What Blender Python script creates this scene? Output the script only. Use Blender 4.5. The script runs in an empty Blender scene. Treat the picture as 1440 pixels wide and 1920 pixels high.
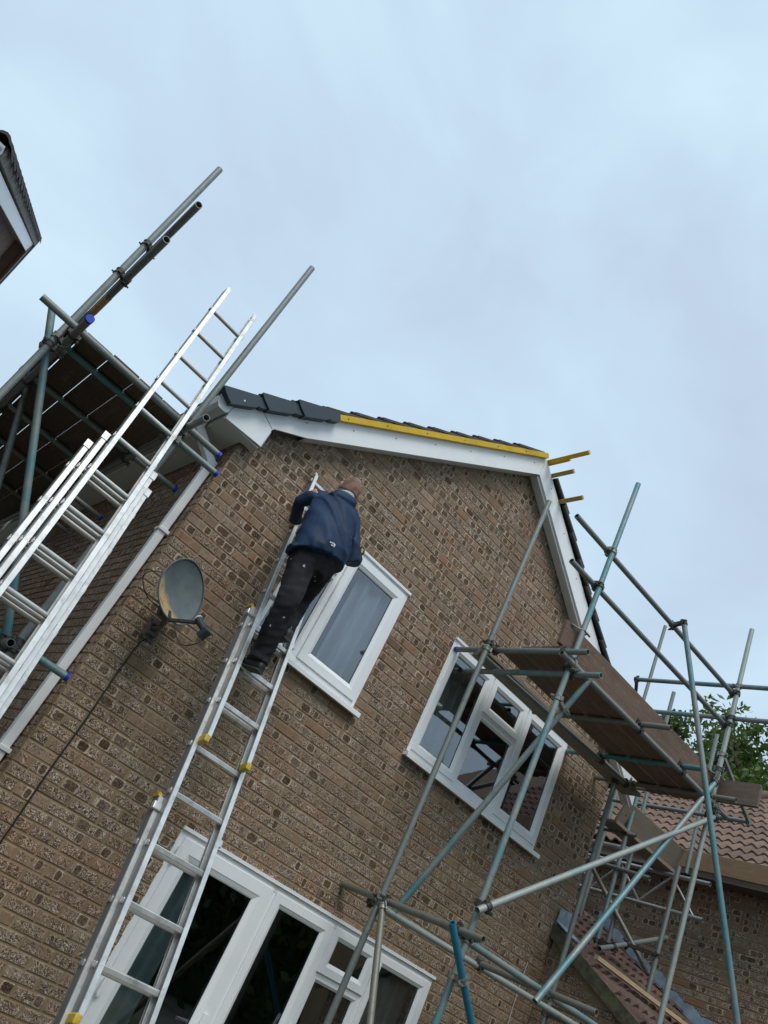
import bpy, bmesh, math, random
import numpy as np
from mathutils import Vector, Matrix, noise as mnoise
from mathutils.bvhtree import BVHTree

random.seed(7)
rng = np.random.default_rng(7)
scene = bpy.context.scene
COL = scene.collection

# ------------------------------------------------------------------ camera, sky, sun, exposure
FPX = 1426.2                                   # focal length for a 1440 px wide frame
CAM = Vector((-1.42, -5.06, 1.70))
RIGHT = Vector((0.64789, -0.63421, 0.42192))
DOWN = Vector((0.63362, 0.14126, -0.76064))
FWD = Vector((0.42280, 0.76015, 0.49337))
cd = bpy.data.cameras.new("camera")
cd.sensor_fit = 'HORIZONTAL'; cd.sensor_width = 36.0; cd.lens = 36.0 * FPX / 1440.0
cd.clip_start = 0.05; cd.clip_end = 2000
cam = bpy.data.objects.new("camera", cd); COL.objects.link(cam)
M = Matrix.Identity(4)
for i in range(3):
    M[i][0] = RIGHT[i]; M[i][1] = -DOWN[i]; M[i][2] = -FWD[i]; M[i][3] = CAM[i]
cam.matrix_world = M
scene.camera = cam

SUN_EL, SUN_AZ = math.radians(54), math.radians(200)      # azimuth clockwise from +y
world = bpy.data.worlds.new("World"); scene.world = world; world.use_nodes = True
wt = world.node_tree; wt.nodes.clear()
wo = wt.nodes.new('ShaderNodeOutputWorld'); wb = wt.nodes.new('ShaderNodeBackground')
wb.inputs['Strength'].default_value = 0.10
sky = wt.nodes.new('ShaderNodeTexSky'); sky.sky_type = 'NISHITA'; sky.sun_disc = False
sky.sun_elevation = SUN_EL; sky.sun_rotation = SUN_AZ
sky.air_density = 1.0; sky.dust_density = 2.0; sky.ozone_density = 1.5
tc = wt.nodes.new('ShaderNodeTexCoord')
mp = wt.nodes.new('ShaderNodeMapping'); mp.inputs['Scale'].default_value = (1.0, 1.0, 1.5)
nz = wt.nodes.new('ShaderNodeTexNoise'); nz.inputs['Scale'].default_value = 2.3; nz.inputs['Detail'].default_value = 6.0
nz.inputs['Roughness'].default_value = 0.5; nz.inputs['Distortion'].default_value = 0.6
cr = wt.nodes.new('ShaderNodeValToRGB')
cr.color_ramp.elements[0].position = 0.33; cr.color_ramp.elements[0].color = (0.525, 0.640, 0.790, 1)
cr.color_ramp.elements[1].position = 0.67; cr.color_ramp.elements[1].color = (0.640, 0.835, 0.965, 1)
e = cr.color_ramp.elements.new(0.50); e.color = (0.575, 0.735, 0.885, 1)
sc10 = wt.nodes.new('ShaderNodeVectorMath'); sc10.operation = 'SCALE'; sc10.inputs['Scale'].default_value = 8.65
mx = wt.nodes.new('ShaderNodeMix'); mx.data_type = 'RGBA'; mx.inputs['Factor'].default_value = 0.93
L = wt.links.new
L(tc.outputs['Generated'], mp.inputs['Vector']); L(mp.outputs['Vector'], nz.inputs['Vector'])
L(nz.outputs['Fac'], cr.inputs['Fac']); L(cr.outputs['Color'], sc10.inputs[0])
L(sky.outputs['Color'], mx.inputs['A']); L(sc10.outputs['Vector'], mx.inputs['B'])
L(mx.outputs['Result'], wb.inputs['Color']); L(wb.outputs['Background'], wo.inputs['Surface'])

sd = bpy.data.lights.new("sun", 'SUN'); sd.energy = 1.5; sd.angle = math.radians(30); sd.color = (1.0, 0.96, 0.90)
sun = bpy.data.objects.new("sun", sd); COL.objects.link(sun)
sdir = Vector((math.sin(SUN_AZ) * math.cos(SUN_EL), math.cos(SUN_AZ) * math.cos(SUN_EL), math.sin(SUN_EL)))
sun.rotation_euler = (-sdir).to_track_quat('-Z', 'Y').to_euler()
sun.location = sdir * 40
vs = scene.view_settings
vs.view_transform = 'Standard'; vs.look = 'None'; vs.gamma = 1.0; vs.use_curve_mapping = False; vs.exposure = 0.30
scene.cycles.use_denoising = True
scene.cycles.max_bounces = 8; scene.cycles.transparent_max_bounces = 12

# ------------------------------------------------------------------ helpers: objects
def link(o, parent=None):
    COL.objects.link(o)
    if parent is not None:
        o.parent = parent
        t = wpos.get(parent.name)
        if t is not None:
            o.matrix_parent_inverse = Matrix.Translation(-t)
    return o
wpos = {}
def thing(name, label, cat, loc, group=None, kind=None):
    o = bpy.data.objects.new(name, None); COL.objects.link(o)
    o.location = loc; o.empty_display_size = 0.1
    wpos[o.name] = Vector(loc)
    return tag(o, label, cat, group, kind)
def part_empty(name, parent, label=None):
    o = bpy.data.objects.new(name, None); o.empty_display_size = 0.05
    link(o, parent)
    if label: o['label'] = label
    return o
def tag(o, label=None, cat=None, group=None, kind=None):
    if label: o['label'] = label
    if cat: o['category'] = cat
    if group: o['group'] = group
    if kind: o['kind'] = kind
    return o
def inst(name, me, mtx, parent):
    o = bpy.data.objects.new(name, me); o.matrix_basis = mtx
    return link(o, parent)

def basis(d):
    d = Vector(d).normalized()
    a = Vector((0, 0, 1)) if abs(d.z) < 0.9 else Vector((1, 0, 0))
    u = d.cross(a).normalized(); v = d.cross(u).normalized()
    return d, u, v

class MB:
    def __init__(s): s.v = []; s.f = []; s.sm = []
    def add(s, vs, fs, smooth=False):
        k = len(s.v); s.v += [tuple(p) for p in vs]
        for f in fs: s.f.append(tuple(i + k for i in f)); s.sm.append(smooth)
    def box(s, a, b):
        x0, x1 = sorted((a[0], b[0])); y0, y1 = sorted((a[1], b[1])); z0, z1 = sorted((a[2], b[2]))
        s.add([(x0,y0,z0),(x1,y0,z0),(x1,y1,z0),(x0,y1,z0),(x0,y0,z1),(x1,y0,z1),(x1,y1,z1),(x0,y1,z1)],
              [(0,3,2,1),(4,5,6,7),(0,1,5,4),(1,2,6,5),(2,3,7,6),(3,0,4,7)])
    def obox(s, c, ex, ey, ez):
        c = Vector(c); ex = Vector(ex); ey = Vector(ey); ez = Vector(ez)
        P = [c + sx*ex + sy*ey + sz*ez for sz in (-1,1) for sx, sy in ((-1,-1),(1,-1),(1,1),(-1,1))]
        s.add(P, [(0,3,2,1),(4,5,6,7),(0,1,5,4),(1,2,6,5),(2,3,7,6),(3,0,4,7)])
    def bar(s, p0, p1, w, h, up=(0,0,1)):
        p0 = Vector(p0); p1 = Vector(p1); d = (p1 - p0); l = d.length; d.normalize()
        side = d.cross(Vector(up)).normalized(); upv = side.cross(d).normalized()
        s.obox((p0 + p1) / 2, d * l / 2, side * w / 2, upv * h / 2)
    def cyl(s, p0, p1, r, n=14, r1=None, caps=True):
        p0 = Vector(p0); p1 = Vector(p1); d, u, v = basis(p1 - p0); r1 = r if r1 is None else r1
        A = [p0 + (u*math.cos(2*math.pi*i/n) + v*math.sin(2*math.pi*i/n))*r for i in range(n)]
        B = [p1 + (u*math.cos(2*math.pi*i/n) + v*math.sin(2*math.pi*i/n))*r1 for i in range(n)]
        s.add(A + B, [(i, (i+1) % n, n+(i+1) % n, n+i) for i in range(n)], True)
        if caps:
            s.add(A, [tuple(range(n-1, -1, -1))]); s.add(B, [tuple(range(n))])
    def pipe(s, p0, p1, r, ri, n=20, depth=0.25):
        p0 = Vector(p0); p1 = Vector(p1); d, u, v = basis(p1 - p0)
        depth = min(depth, (p1 - p0).length * 0.45)
        def ring(c, rr): return [c + (u*math.cos(2*math.pi*i/n) + v*math.sin(2*math.pi*i/n))*rr for i in range(n)]
        R = [ring(p0 + d*depth, ri), ring(p0, ri), ring(p0, r), ring(p1, r), ring(p1, ri), ring(p1 - d*depth, ri)]
        sm = [True, False, True, False, True]
        for k in range(5):
            s.add(R[k] + R[k+1], [(i, (i+1) % n, n+(i+1) % n, n+i) for i in range(n)], sm[k])
        s.add(R[0], [tuple(range(n-1, -1, -1))]); s.add(R[5], [tuple(range(n))])
    def path(s, pts, r, n=8, sub=0):
        pts = [Vector(p) for p in pts]
        if sub:   # Catmull-Rom through the points
            q = [pts[0]] + pts + [pts[-1]]; o_ = []
            for i in range(1, len(q)-2):
                for t in np.linspace(0, 1, sub, endpoint=False):
                    o_.append(0.5*((2*q[i]) + (q[i+1]-q[i-1])*t + (2*q[i-1]-5*q[i]+4*q[i+1]-q[i+2])*t*t + (3*q[i]-q[i-1]-3*q[i+1]+q[i+2])*t**3))
            pts = o_ + [pts[-1]]
        rings = []
        for i, p in enumerate(pts):
            d = (pts[min(i+1, len(pts)-1)] - pts[max(i-1, 0)])
            _, u, v = basis(d)
            if rings:
                # keep the frame from flipping
                pu = (rings[-1][0] - pts[i-1]).normalized()
                dd = d.normalized(); u = (pu - dd*pu.dot(dd)).normalized(); v = dd.cross(u)
            rr = r[i] if isinstance(r, (list, tuple)) else r
            rings.append([p + (u*math.cos(2*math.pi*k/n) + v*math.sin(2*math.pi*k/n))*rr for k in range(n)])
        V = [q for R in rings for q in R]; F = []
        for i in range(len(pts)-1):
            for k in range(n): F.append((i*n+k, i*n+(k+1) % n, (i+1)*n+(k+1) % n, (i+1)*n+k))
        s.add(V, F, True)
        s.add(rings[0], [tuple(range(n-1, -1, -1))]); s.add(rings[-1], [tuple(range(n))])
    def loft(s, rings, closed_caps=True, smooth=True):
        n = len(rings[0]); V = [q for R in rings for q in R]; F = []
        for i in range(len(rings)-1):
            for k in range(n): F.append((i*n+k, i*n+(k+1) % n, (i+1)*n+(k+1) % n, (i+1)*n+k))
        s.add(V, F, smooth)
        if closed_caps:
            s.add(rings[0], [tuple(range(n-1, -1, -1))]); s.add(rings[-1], [tuple(range(n))])
    def prism(s, poly, y0, y1):
        """polygon in (x, z), extruded along y"""
        n = len(poly)
        A = [(x, y0, z) for x, z in poly]; B = [(x, y1, z) for x, z in poly]
        s.add(A + B, [(i, (i+1) % n, n+(i+1) % n, n+i) for i in range(n)])
        s.add(A, [tuple(range(n-1, -1, -1))]); s.add(B, [tuple(range(n))])
    def prism_ax(s, poly, fn, t0, t1):
        n = len(poly)
        A = [fn(a, b, t0) for a, b in poly]; B = [fn(a, b, t1) for a, b in poly]
        s.add(A + B, [(i, (i+1) % n, n+(i+1) % n, n+i) for i in range(n)])
        s.add(A, [tuple(range(n-1, -1, -1))]); s.add(B, [tuple(range(n))])
    def mesh(s, name, mat=None, fix=True):
        me = bpy.data.meshes.new(name); me.from_pydata(s.v, [], s.f)
        me.polygons.foreach_set('use_smooth', s.sm)
        if fix:
            bm = bmesh.new(); bm.from_mesh(me)
            bmesh.ops.recalc_face_normals(bm, faces=bm.faces[:]); bm.to_mesh(me); bm.free()
        if mat: me.materials.append(mat)
        me.update(); return me
    def build(s, name, mat, parent=None, fix=True, **kw):
        o = bpy.data.objects.new(name, s.mesh(name, mat, fix)); link(o, parent)
        return tag(o, **kw) if kw else o

def bevel(o, w=0.004, seg=1):
    m = o.modifiers.new('bevel', 'BEVEL'); m.width = w; m.segments = seg; m.limit_method = 'ANGLE'; m.angle_limit = math.radians(40)
    return o

# ------------------------------------------------------------------ helpers: materials
class NM:
    def __init__(s, name):
        s.m = bpy.data.materials.new(name); s.m.use_nodes = True; s.t = s.m.node_tree; s.t.nodes.clear()
        s.out = s.t.nodes.new('ShaderNodeOutputMaterial')
    def n(s, typ, ins=None, **props):
        nd = s.t.nodes.new(typ)
        for k, v in props.items(): setattr(nd, k, v)
        for k, v in (ins or {}).items(): s.set(nd, k, v)
        return nd
    def set(s, nd, k, v):
        sock = nd.inputs[k]
        if isinstance(v, bpy.types.NodeSocket): s.t.links.new(v, sock)
        elif isinstance(v, bpy.types.Node): s.t.links.new(v.outputs[0], sock)
        else:
            if isinstance(v, tuple) and len(v) == 3 and sock.type == 'RGBA': v = (*v, 1)
            sock.default_value = v
    def math(s, op, a, b=0.0, c=None, clamp=False):
        nd = s.n('ShaderNodeMath', operation=op, use_clamp=clamp); s.set(nd, 0, a); s.set(nd, 1, b)
        if c is not None: s.set(nd, 2, c)
        return nd.outputs[0]
    def vmath(s, op, a, b=(0,0,0)):
        nd = s.n('ShaderNodeVectorMath', operation=op); s.set(nd, 0, a); s.set(nd, 1, b); return nd.outputs[0]
    def mix(s, f, a, b, blend='MIX'):
        nd = s.n('ShaderNodeMix', data_type='RGBA', blend_type=blend)
        s.set(nd, 'Factor', f); s.set(nd, 'A', a); s.set(nd, 'B', b); return nd.outputs['Result']
    def noise(s, vec, scale, detail=3, rough=0.55, dist=0.0):
        return s.n('ShaderNodeTexNoise', {'Vector': vec, 'Scale': scale, 'Detail': detail, 'Roughness': rough, 'Distortion': dist}).outputs['Fac']
    def ramp(s, f, stops):
        nd = s.n('ShaderNodeValToRGB', {'Fac': f}); el = nd.color_ramp.elements
        for i, (p, c) in enumerate(stops):
            c = (c, c, c) if not isinstance(c, tuple) else c
            if i < 2: el[i].position = p; el[i].color = (*c, 1)
            else: k = el.new(p); k.color = (*c, 1)
        return nd.outputs['Color']
    def pos(s): return s.n('ShaderNodeNewGeometry').outputs['Position']
    def step(s, x, lo, hi):
        nd = s.n('ShaderNodeMapRange', {'Value': x, 'From Min': lo, 'From Max': hi}, interpolation_type='SMOOTHSTEP'); return nd.outputs['Result']
    def pbsdf(s, color, rough=0.6, metal=0.0, bump=None, bstr=0.3, bdist=0.01, **kw):
        nd = s.n('ShaderNodeBsdfPrincipled', {'Base Color': color, 'Roughness': rough, 'Metallic': metal})
        for k, v in kw.items(): s.set(nd, k.replace('_', ' '), v)
        if bump is not None:
            b = s.n('ShaderNodeBump', {'Height': bump, 'Strength': bstr, 'Distance': bdist}); s.set(nd, 'Normal', b)
        s.t.links.new(nd.outputs[0], s.out.inputs['Surface']); return s.m

def simple(name, col, rough=0.6, metal=0.0, vary=0.12, scale=6.0, bump=0.0, bscale=80.0, dirt=None, dscale=3.0, damt=0.35):
    m = NM(name); p = m.pos()
    a = m.noise(p, scale, 4)
    c = m.mix(m.step(a, 0.3, 0.7), tuple(x*(1-vary) for x in col), tuple(min(1, x*(1+vary)) for x in col))
    if dirt:
        d = m.math('MULTIPLY', m.step(m.noise(p, dscale, 5, 0.65), 0.5, 0.75), damt); c = m.mix(d, c, dirt)
    r = m.math('ADD', rough - 0.08, m.math('MULTIPLY', m.noise(p, scale*3, 3), 0.16))
    return m.pbsdf(c, r, metal, bump=m.noise(p, bscale, 3) if bump else None, bstr=bump, bdist=0.004)

def brick_material(name, base_shift=(1, 1, 1)):
    m = NM(name); p = m.pos()
    uv = m.n('ShaderNodeUVMap', uv_map='UVMap').outputs[0]
    at = m.n('ShaderNodeAttribute', attribute_name='rnd')
    rs = m.n('ShaderNodeSeparateColor', {'Color': at.outputs['Color']})
    r, g, b = rs.outputs[0], rs.outputs[1], rs.outputs[2]
    sp = m.n('ShaderNodeSeparateXYZ', {'Vector': uv}); u, v = sp.outputs[0], sp.outputs[1]
    pz = m.n('ShaderNodeSeparateXYZ', {'Vector': p}).outputs[2]
    # each brick its own clay colour
    c = m.ramp(r, [(0.0, (0.200, 0.140, 0.098)), (1.0, (0.440, 0.360, 0.282)), (0.16, (0.390, 0.305, 0.228)), (0.34, (0.330, 0.225, 0.158)),
                   (0.52, (0.455, 0.378, 0.302)), (0.66, (0.270, 0.200, 0.145)), (0.80, (0.415, 0.310, 0.230)), (0.93, (0.370, 0.200, 0.120))])
    # soft mottling over each face
    n1 = m.noise(p, 26, 4, 0.6); c = m.mix(m.math('MULTIPLY', m.step(n1, 0.40, 0.66), 0.60), c, (0.235, 0.172, 0.122))
    n5 = m.noise(m.n('ShaderNodeMapping', {'Vector': p, 'Scale': (90, 90, 40)}).outputs[0], 1.0, 3, 0.65, 0.8); c = m.mix(m.math('MULTIPLY', m.step(n5, 0.54, 0.66), 0.50), c, (0.15, 0.108, 0.080))
    n2 = m.noise(p, 1.1, 3); c = m.mix(m.math('MULTIPLY', m.step(n2, 0.45, 0.7), 0.35), c, (0.255, 0.240, 0.180))
    # rough drag-faced patches: pale crumbs and dark crevices
    n3 = m.noise(p, 56, 3, 0.60, 2.4); n4 = m.noise(p, 15, 2)
    zl = m.step(pz, 4.4, 2.0)
    gl = m.math('ADD', g, m.math('ADD', 0.08, m.math('MULTIPLY', zl, 0.44)))
    patch = m.math('MULTIPLY', m.step(m.math('ADD', n4, m.math('MULTIPLY', m.math('SUBTRACT', gl, 0.6), 0.35)), 0.40, 0.54), m.step(gl, 0.36, 0.62))
    eu = m.math('MULTIPLY', m.step(u, 0.002, 0.018), m.step(u, 0.214, 0.198)); ev = m.math('MULTIPLY', m.step(v, 0.002, 0.011), m.step(v, 0.063, 0.054))
    patch = m.math('MULTIPLY', patch, m.math('MULTIPLY', eu, ev))
    crumb = m.math('MULTIPLY', m.step(n3, 0.525, 0.60), patch); crev = m.math('MULTIPLY', m.step(n3, 0.485, 0.415), patch)
    c = m.mix(m.math('MULTIPLY', crumb, 0.95), c, m.mix(b, (0.72, 0.64, 0.56), (0.90, 0.85, 0.80))); c = m.mix(m.math('MULTIPLY', crev, 0.92), c, (0.050, 0.037, 0.031))
    # dark kiss marks left by the kiln stacking, squarish and ragged
    wob = m.math('MULTIPLY', m.math('SUBTRACT', m.noise(p, 38, 3, 0.6), 0.5), 2.6)
    def mark(uc, aw, vh, vc):
        du = m.math('POWER', m.math('ABSOLUTE', m.math('DIVIDE', m.math('SUBTRACT', u, uc), aw)), 4.0)
        dv = m.math('POWER', m.math('ABSOLUTE', m.math('DIVIDE', m.math('SUBTRACT', v, vc), vh)), 4.0)
        return m.math('ADD', m.math('ADD', du, dv), wob)
    fr1 = m.math('FRACT', m.math('MULTIPLY', r, 13.7)); fr2 = m.math('FRACT', m.math('MULTIPLY', g, 7.31)); fr3 = m.math('FRACT', m.math('MULTIPLY', b, 11.9))
    uc1 = m.math('ADD', 0.030, m.math('MULTIPLY', fr1, 0.06)); uc2 = m.math('ADD', 0.125, m.math('MULTIPLY', fr3, 0.06))
    aw = m.math('ADD', 0.018, m.math('MULTIPLY', m.math('POWER', fr2, 2.0), 0.034)); aw2 = m.math('ADD', 0.018, m.math('MULTIPLY', m.math('POWER', fr1, 3.0), 0.030))
    d1 = mark(uc1, aw, 0.027, m.math('ADD', 0.029, m.math('MULTIPLY', fr3, 0.008))); d2 = mark(uc2, aw2, 0.026, m.math('ADD', 0.029, m.math('MULTIPLY', fr2, 0.008)))
    zu = m.math('MULTIPLY', m.step(pz, 2.7, 4.6), 0.52)
    on1 = m.step(m.math('ADD', b, zu), 0.76, 0.90); on2 = m.step(m.math('ADD', fr2, zu), 0.78, 0.92)
    k = m.math('MAXIMUM', m.math('MULTIPLY', on1, m.step(d1, 1.4, 0.5)), m.math('MULTIPLY', on2, m.step(d2, 1.4, 0.5)))
    rim = m.math('MAXIMUM', m.math('MULTIPLY', on1, m.math('MULTIPLY', m.step(d1, 0.9, 1.7), m.step(d1, 4.0, 2.4))),
                 m.math('MULTIPLY', on2, m.math('MULTIPLY', m.step(d2, 0.9, 1.7), m.step(d2, 4.0, 2.4))))
    c = m.mix(m.math('MULTIPLY', rim, m.math('MULTIPLY', m.math('POWER', fr1, 0.7), 0.85)), c, (0.76, 0.67, 0.56))
    dk = m.mix(m.step(m.noise(p, 110, 2), 0.42, 0.62), (0.062, 0.041, 0.026), (0.175, 0.125, 0.083))
    c = m.mix(m.math('MULTIPLY', k, m.math('ADD', 0.45, m.math('MULTIPLY', fr3, 0.55))), c, dk)
    n6 = m.noise(p, 0.9, 5, 0.65); c = m.mix(m.math('MULTIPLY', m.step(n6, 0.48, 0.70), 0.32), c, (0.12, 0.095, 0.075))
    # white lime blows here and there
    wv = m.n('ShaderNodeTexVoronoi', {'Vector': p, 'Scale': 3.2}); 
    lime = m.math('MULTIPLY', m.step(wv.outputs['Distance'], 0.040, 0.026), m.step(m.noise(p, 1.7, 2), 0.50, 0.56))
    c = m.mix(lime, c, (0.72, 0.66, 0.56))
    c = m.mix(1.0, c, tuple(x*y for x, y in zip(base_shift, (0.825, 0.745, 0.665))), 'MULTIPLY')
    h = m.math('ADD', m.math('MULTIPLY', m.noise(p, 140, 4, 0.65), 0.5), m.math('MULTIPLY', m.math('SUBTRACT', crumb, crev), 0.6))
    h = m.math('SUBTRACT', h, m.math('MULTIPLY', k, 0.25))
    return m.pbsdf(c, 0.93, 0.0, bump=h, bstr=0.55, bdist=0.004, Specular_IOR_Level=0.25)

def mortar_material():
    m = NM('mortar'); p = m.pos()
    pz = m.n('ShaderNodeSeparateXYZ', {'Vector': p}).outputs[2]
    a = m.noise(p, 2.2, 4); c = m.mix(m.step(a, 0.35, 0.7), (0.265, 0.195, 0.115), (0.295, 0.235, 0.150))
    c = m.mix(m.step(pz, 2.4, 4.2), c, (0.275, 0.228, 0.172))
    c = m.mix(m.math('MULTIPLY', m.step(m.noise(p, 60, 3), 0.45, 0.7), 0.5), c, (0.22, 0.165, 0.11))
    return m.pbsdf(c, 0.95, 0, bump=m.noise(p, 180, 3), bstr=0.5, bdist=0.003, Specular_IOR_Level=0.2)

def tube_material(name, steel, paint, lo, hi, dark=(0.07, 0.08, 0.08)):
    m = NM(name); p = m.pos()
    n = m.noise(p, 2.6, 4, 0.6); f = m.step(n, lo, hi)
    s1 = m.mix(m.noise(p, 35, 4, 0.7), tuple(x*0.72 for x in steel), tuple(x*1.25 for x in steel))
    c = m.mix(f, s1, m.mix(m.noise(p, 14, 3), tuple(x*0.75 for x in paint), tuple(min(1, x*1.2) for x in paint)))
    c = m.mix(m.math('MULTIPLY', m.step(m.noise(p, 9, 5, 0.7), 0.55, 0.75), 0.45), c, dark)
    c = m.mix(m.math('MULTIPLY', m.step(m.noise(p, 24, 4, 0.7), 0.64, 0.72), 0.6), c, (0.42, 0.42, 0.38))
    return m.pbsdf(c, m.math('ADD', 0.40, m.math('MULTIPLY', m.noise(p, 30, 3), 0.25)), 0.35, bump=m.noise(p, 90, 3), bstr=0.12, bdist=0.002)

def wood_material(name, c0, c1, axis, rough=0.8, scale=1.0, knots=True):
    m = NM(name); p = m.pos()
    sc = [70*scale, 70*scale, 70*scale]; sc[axis] = 3.0*scale
    mp_ = m.n('ShaderNodeMapping', {'Vector': p, 'Scale': tuple(sc)}).outputs[0]
    g = m.noise(mp_, 1.0, 5, 0.65, 0.8); c = m.mix(m.step(g, 0.3, 0.7), c0, c1)
    c = m.mix(m.math('MULTIPLY', m.step(m.noise(p, 4, 4), 0.5, 0.75), 0.4), c, tuple(x*0.55 for x in c0))
    rn = m.n('ShaderNodeObjectInfo').outputs['Random']; c = m.mix(m.math('MULTIPLY', rn, 0.55), c, tuple(x*0.5 for x in c0))
    c = m.mix(m.math('MULTIPLY', m.step(m.noise(p, 21, 5, 0.7), 0.58, 0.70), 0.35), c, (0.34, 0.31, 0.27))
    if knots:
        w = m.n('ShaderNodeTexVoronoi', {'Vector': p, 'Scale': 3.0}).outputs['Distance']
        c = m.mix(m.math('MULTIPLY', m.step(w, 0.075, 0.04), 0.7), c, tuple(x*0.35 for x in c0))
    return m.pbsdf(c, rough, 0, bump=g, bstr=0.2, bdist=0.003, Specular_IOR_Level=0.3)

def glass_material(name, tint=(0.86, 0.90, 0.90), boost=2.5, ior=1.75):
    m = NM(name)
    fr = m.n('ShaderNodeFresnel', {'IOR': ior}).outputs[0]
    gl = m.n('ShaderNodeBsdfGlossy', {'Color': (0.92, 0.95, 1.0, 1), 'Roughness': 0.0})
    p = m.pos(); b = m.n('ShaderNodeBump', {'Height': m.noise(p, 1.3, 2), 'Strength': 0.03, 'Distance': 0.05}); m.set(gl, 'Normal', b)
    tr = m.n('ShaderNodeBsdfTransparent', {'Color': (*tint, 1)})
    mxs = m.n('ShaderNodeMixShader', {0: m.math('MULTIPLY', fr, boost, clamp=True), 1: tr, 2: gl})
    m.t.links.new(mxs.outputs[0], m.out.inputs['Surface']); return m.m

MB_BRICK = brick_material('weathered_brick')
M_MORTAR = mortar_material()
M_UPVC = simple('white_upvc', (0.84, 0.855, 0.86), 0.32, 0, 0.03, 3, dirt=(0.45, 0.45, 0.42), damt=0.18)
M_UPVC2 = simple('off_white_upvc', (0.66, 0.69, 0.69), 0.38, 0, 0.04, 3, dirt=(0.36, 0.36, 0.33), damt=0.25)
M_GASKET = simple('black_gasket', (0.012, 0.012, 0.014), 0.5)
M_GLASS = glass_material('window_glass')
M_GALV = tube_material('galvanised_tube', (0.215, 0.235, 0.225), (0.14, 0.27, 0.29), 0.62, 0.80)
M_TEAL = tube_material('teal_painted_tube', (0.25, 0.285, 0.275), (0.110, 0.255, 0.285), 0.40, 0.64)
M_BLUE = tube_material('blue_painted_tube', (0.12, 0.24, 0.28), (0.030, 0.205, 0.330), 0.30, 0.48)
M_TEALB = tube_material('blue_green_tube', (0.16, 0.26, 0.27), (0.085, 0.230, 0.270), 0.34, 0.56)
M_PALE = tube_material('pale_weathered_tube', (0.33, 0.365, 0.340), (0.18, 0.36, 0.37), 0.55, 0.75)
M_BROWNTUBE = tube_material('grimy_tube', (0.205, 0.200, 0.170), (0.14, 0.24, 0.24), 0.62, 0.8)
M_COUPLER = simple('rusty_coupler', (0.085, 0.085, 0.080), 0.6, 0.5, 0.35, 40, dirt=(0.16, 0.07, 0.03), dscale=20, damt=0.5)
M_COUPLER2 = simple('steel_coupler', (0.26, 0.26, 0.23), 0.5, 0.5, 0.3, 40, dirt=(0.16, 0.08, 0.04), dscale=20, damt=0.4)
M_CAPBLUE = simple('blue_plastic_cap', (0.012, 0.045, 0.42), 0.4, 0, 0.1)
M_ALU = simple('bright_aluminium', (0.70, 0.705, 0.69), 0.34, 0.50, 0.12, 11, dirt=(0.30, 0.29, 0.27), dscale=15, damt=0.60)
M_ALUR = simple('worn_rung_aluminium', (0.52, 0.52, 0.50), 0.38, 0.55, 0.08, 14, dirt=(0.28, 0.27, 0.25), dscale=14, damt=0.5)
M_ALUW = simple('shaded_channel_aluminium', (0.235, 0.230, 0.222), 0.45, 0.30, 0.06, 6)  # same metal as the flanges, darkened to paint shade onto the stile webs
M_ALUG = simple('dull_aluminium', (0.36, 0.355, 0.345), 0.42, 0.6, 0.08, 20, dirt=(0.2, 0.2, 0.19), dscale=14, damt=0.4)
M_YELLOWP = simple('yellow_plastic', (0.52, 0.36, 0.03), 0.45, 0, 0.2, 20, dirt=(0.2, 0.13, 0.02), dscale=25, damt=0.5)
M_DARKTILE = simple('dark_verge_plastic', (0.028, 0.046, 0.062), 0.50, 0, 0.10, 8, bump=0.05, bscale=300)
M_ROOFTILE = simple('dark_roof_tile', (0.060, 0.056, 0.058), 0.75, 0, 0.25, 12, bump=0.2)
M_BOARD_L = wood_material('scaffold_board_dark', (0.105, 0.074, 0.060), (0.165, 0.120, 0.095), 1)
M_BOARD_R = wood_material('scaffold_board_brown', (0.150, 0.098, 0.070), (0.250, 0.170, 0.125), 0)
M_BOARD_Y = wood_material('scaffold_board_end', (0.165, 0.120, 0.090), (0.260, 0.195, 0.150), 1)
M_BOARD_P = wood_material('pale_board', (0.26, 0.21, 0.165), (0.37, 0.31, 0.25), 0)
M_TIMBER = wood_material('fresh_timber', (0.46, 0.33, 0.19), (0.62, 0.47, 0.28), 1)
M_TAN = wood_material('tan_fascia_board', (0.26, 0.165, 0.090), (0.37, 0.25, 0.15), 1)
M_BATTEN = wood_material('treated_batten', (0.42, 0.30, 0.075), (0.56, 0.42, 0.13), 1, 0.7)
M_BATTENY = wood_material('yellow_dyed_batten', (0.70, 0.43, 0.025), (0.80, 0.54, 0.060), 0, 0.75)
M_BRKT0 = simple('rusty_nail', (0.09, 0.075, 0.065), 0.6, 0.4)
M_LEAD = simple('lead_flashing', (0.29, 0.36, 0.43), 0.5, 0.15, 0.22, 9, bump=0.2, bscale=30, dirt=(0.55, 0.60, 0.62), dscale=11, damt=0.6)

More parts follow.
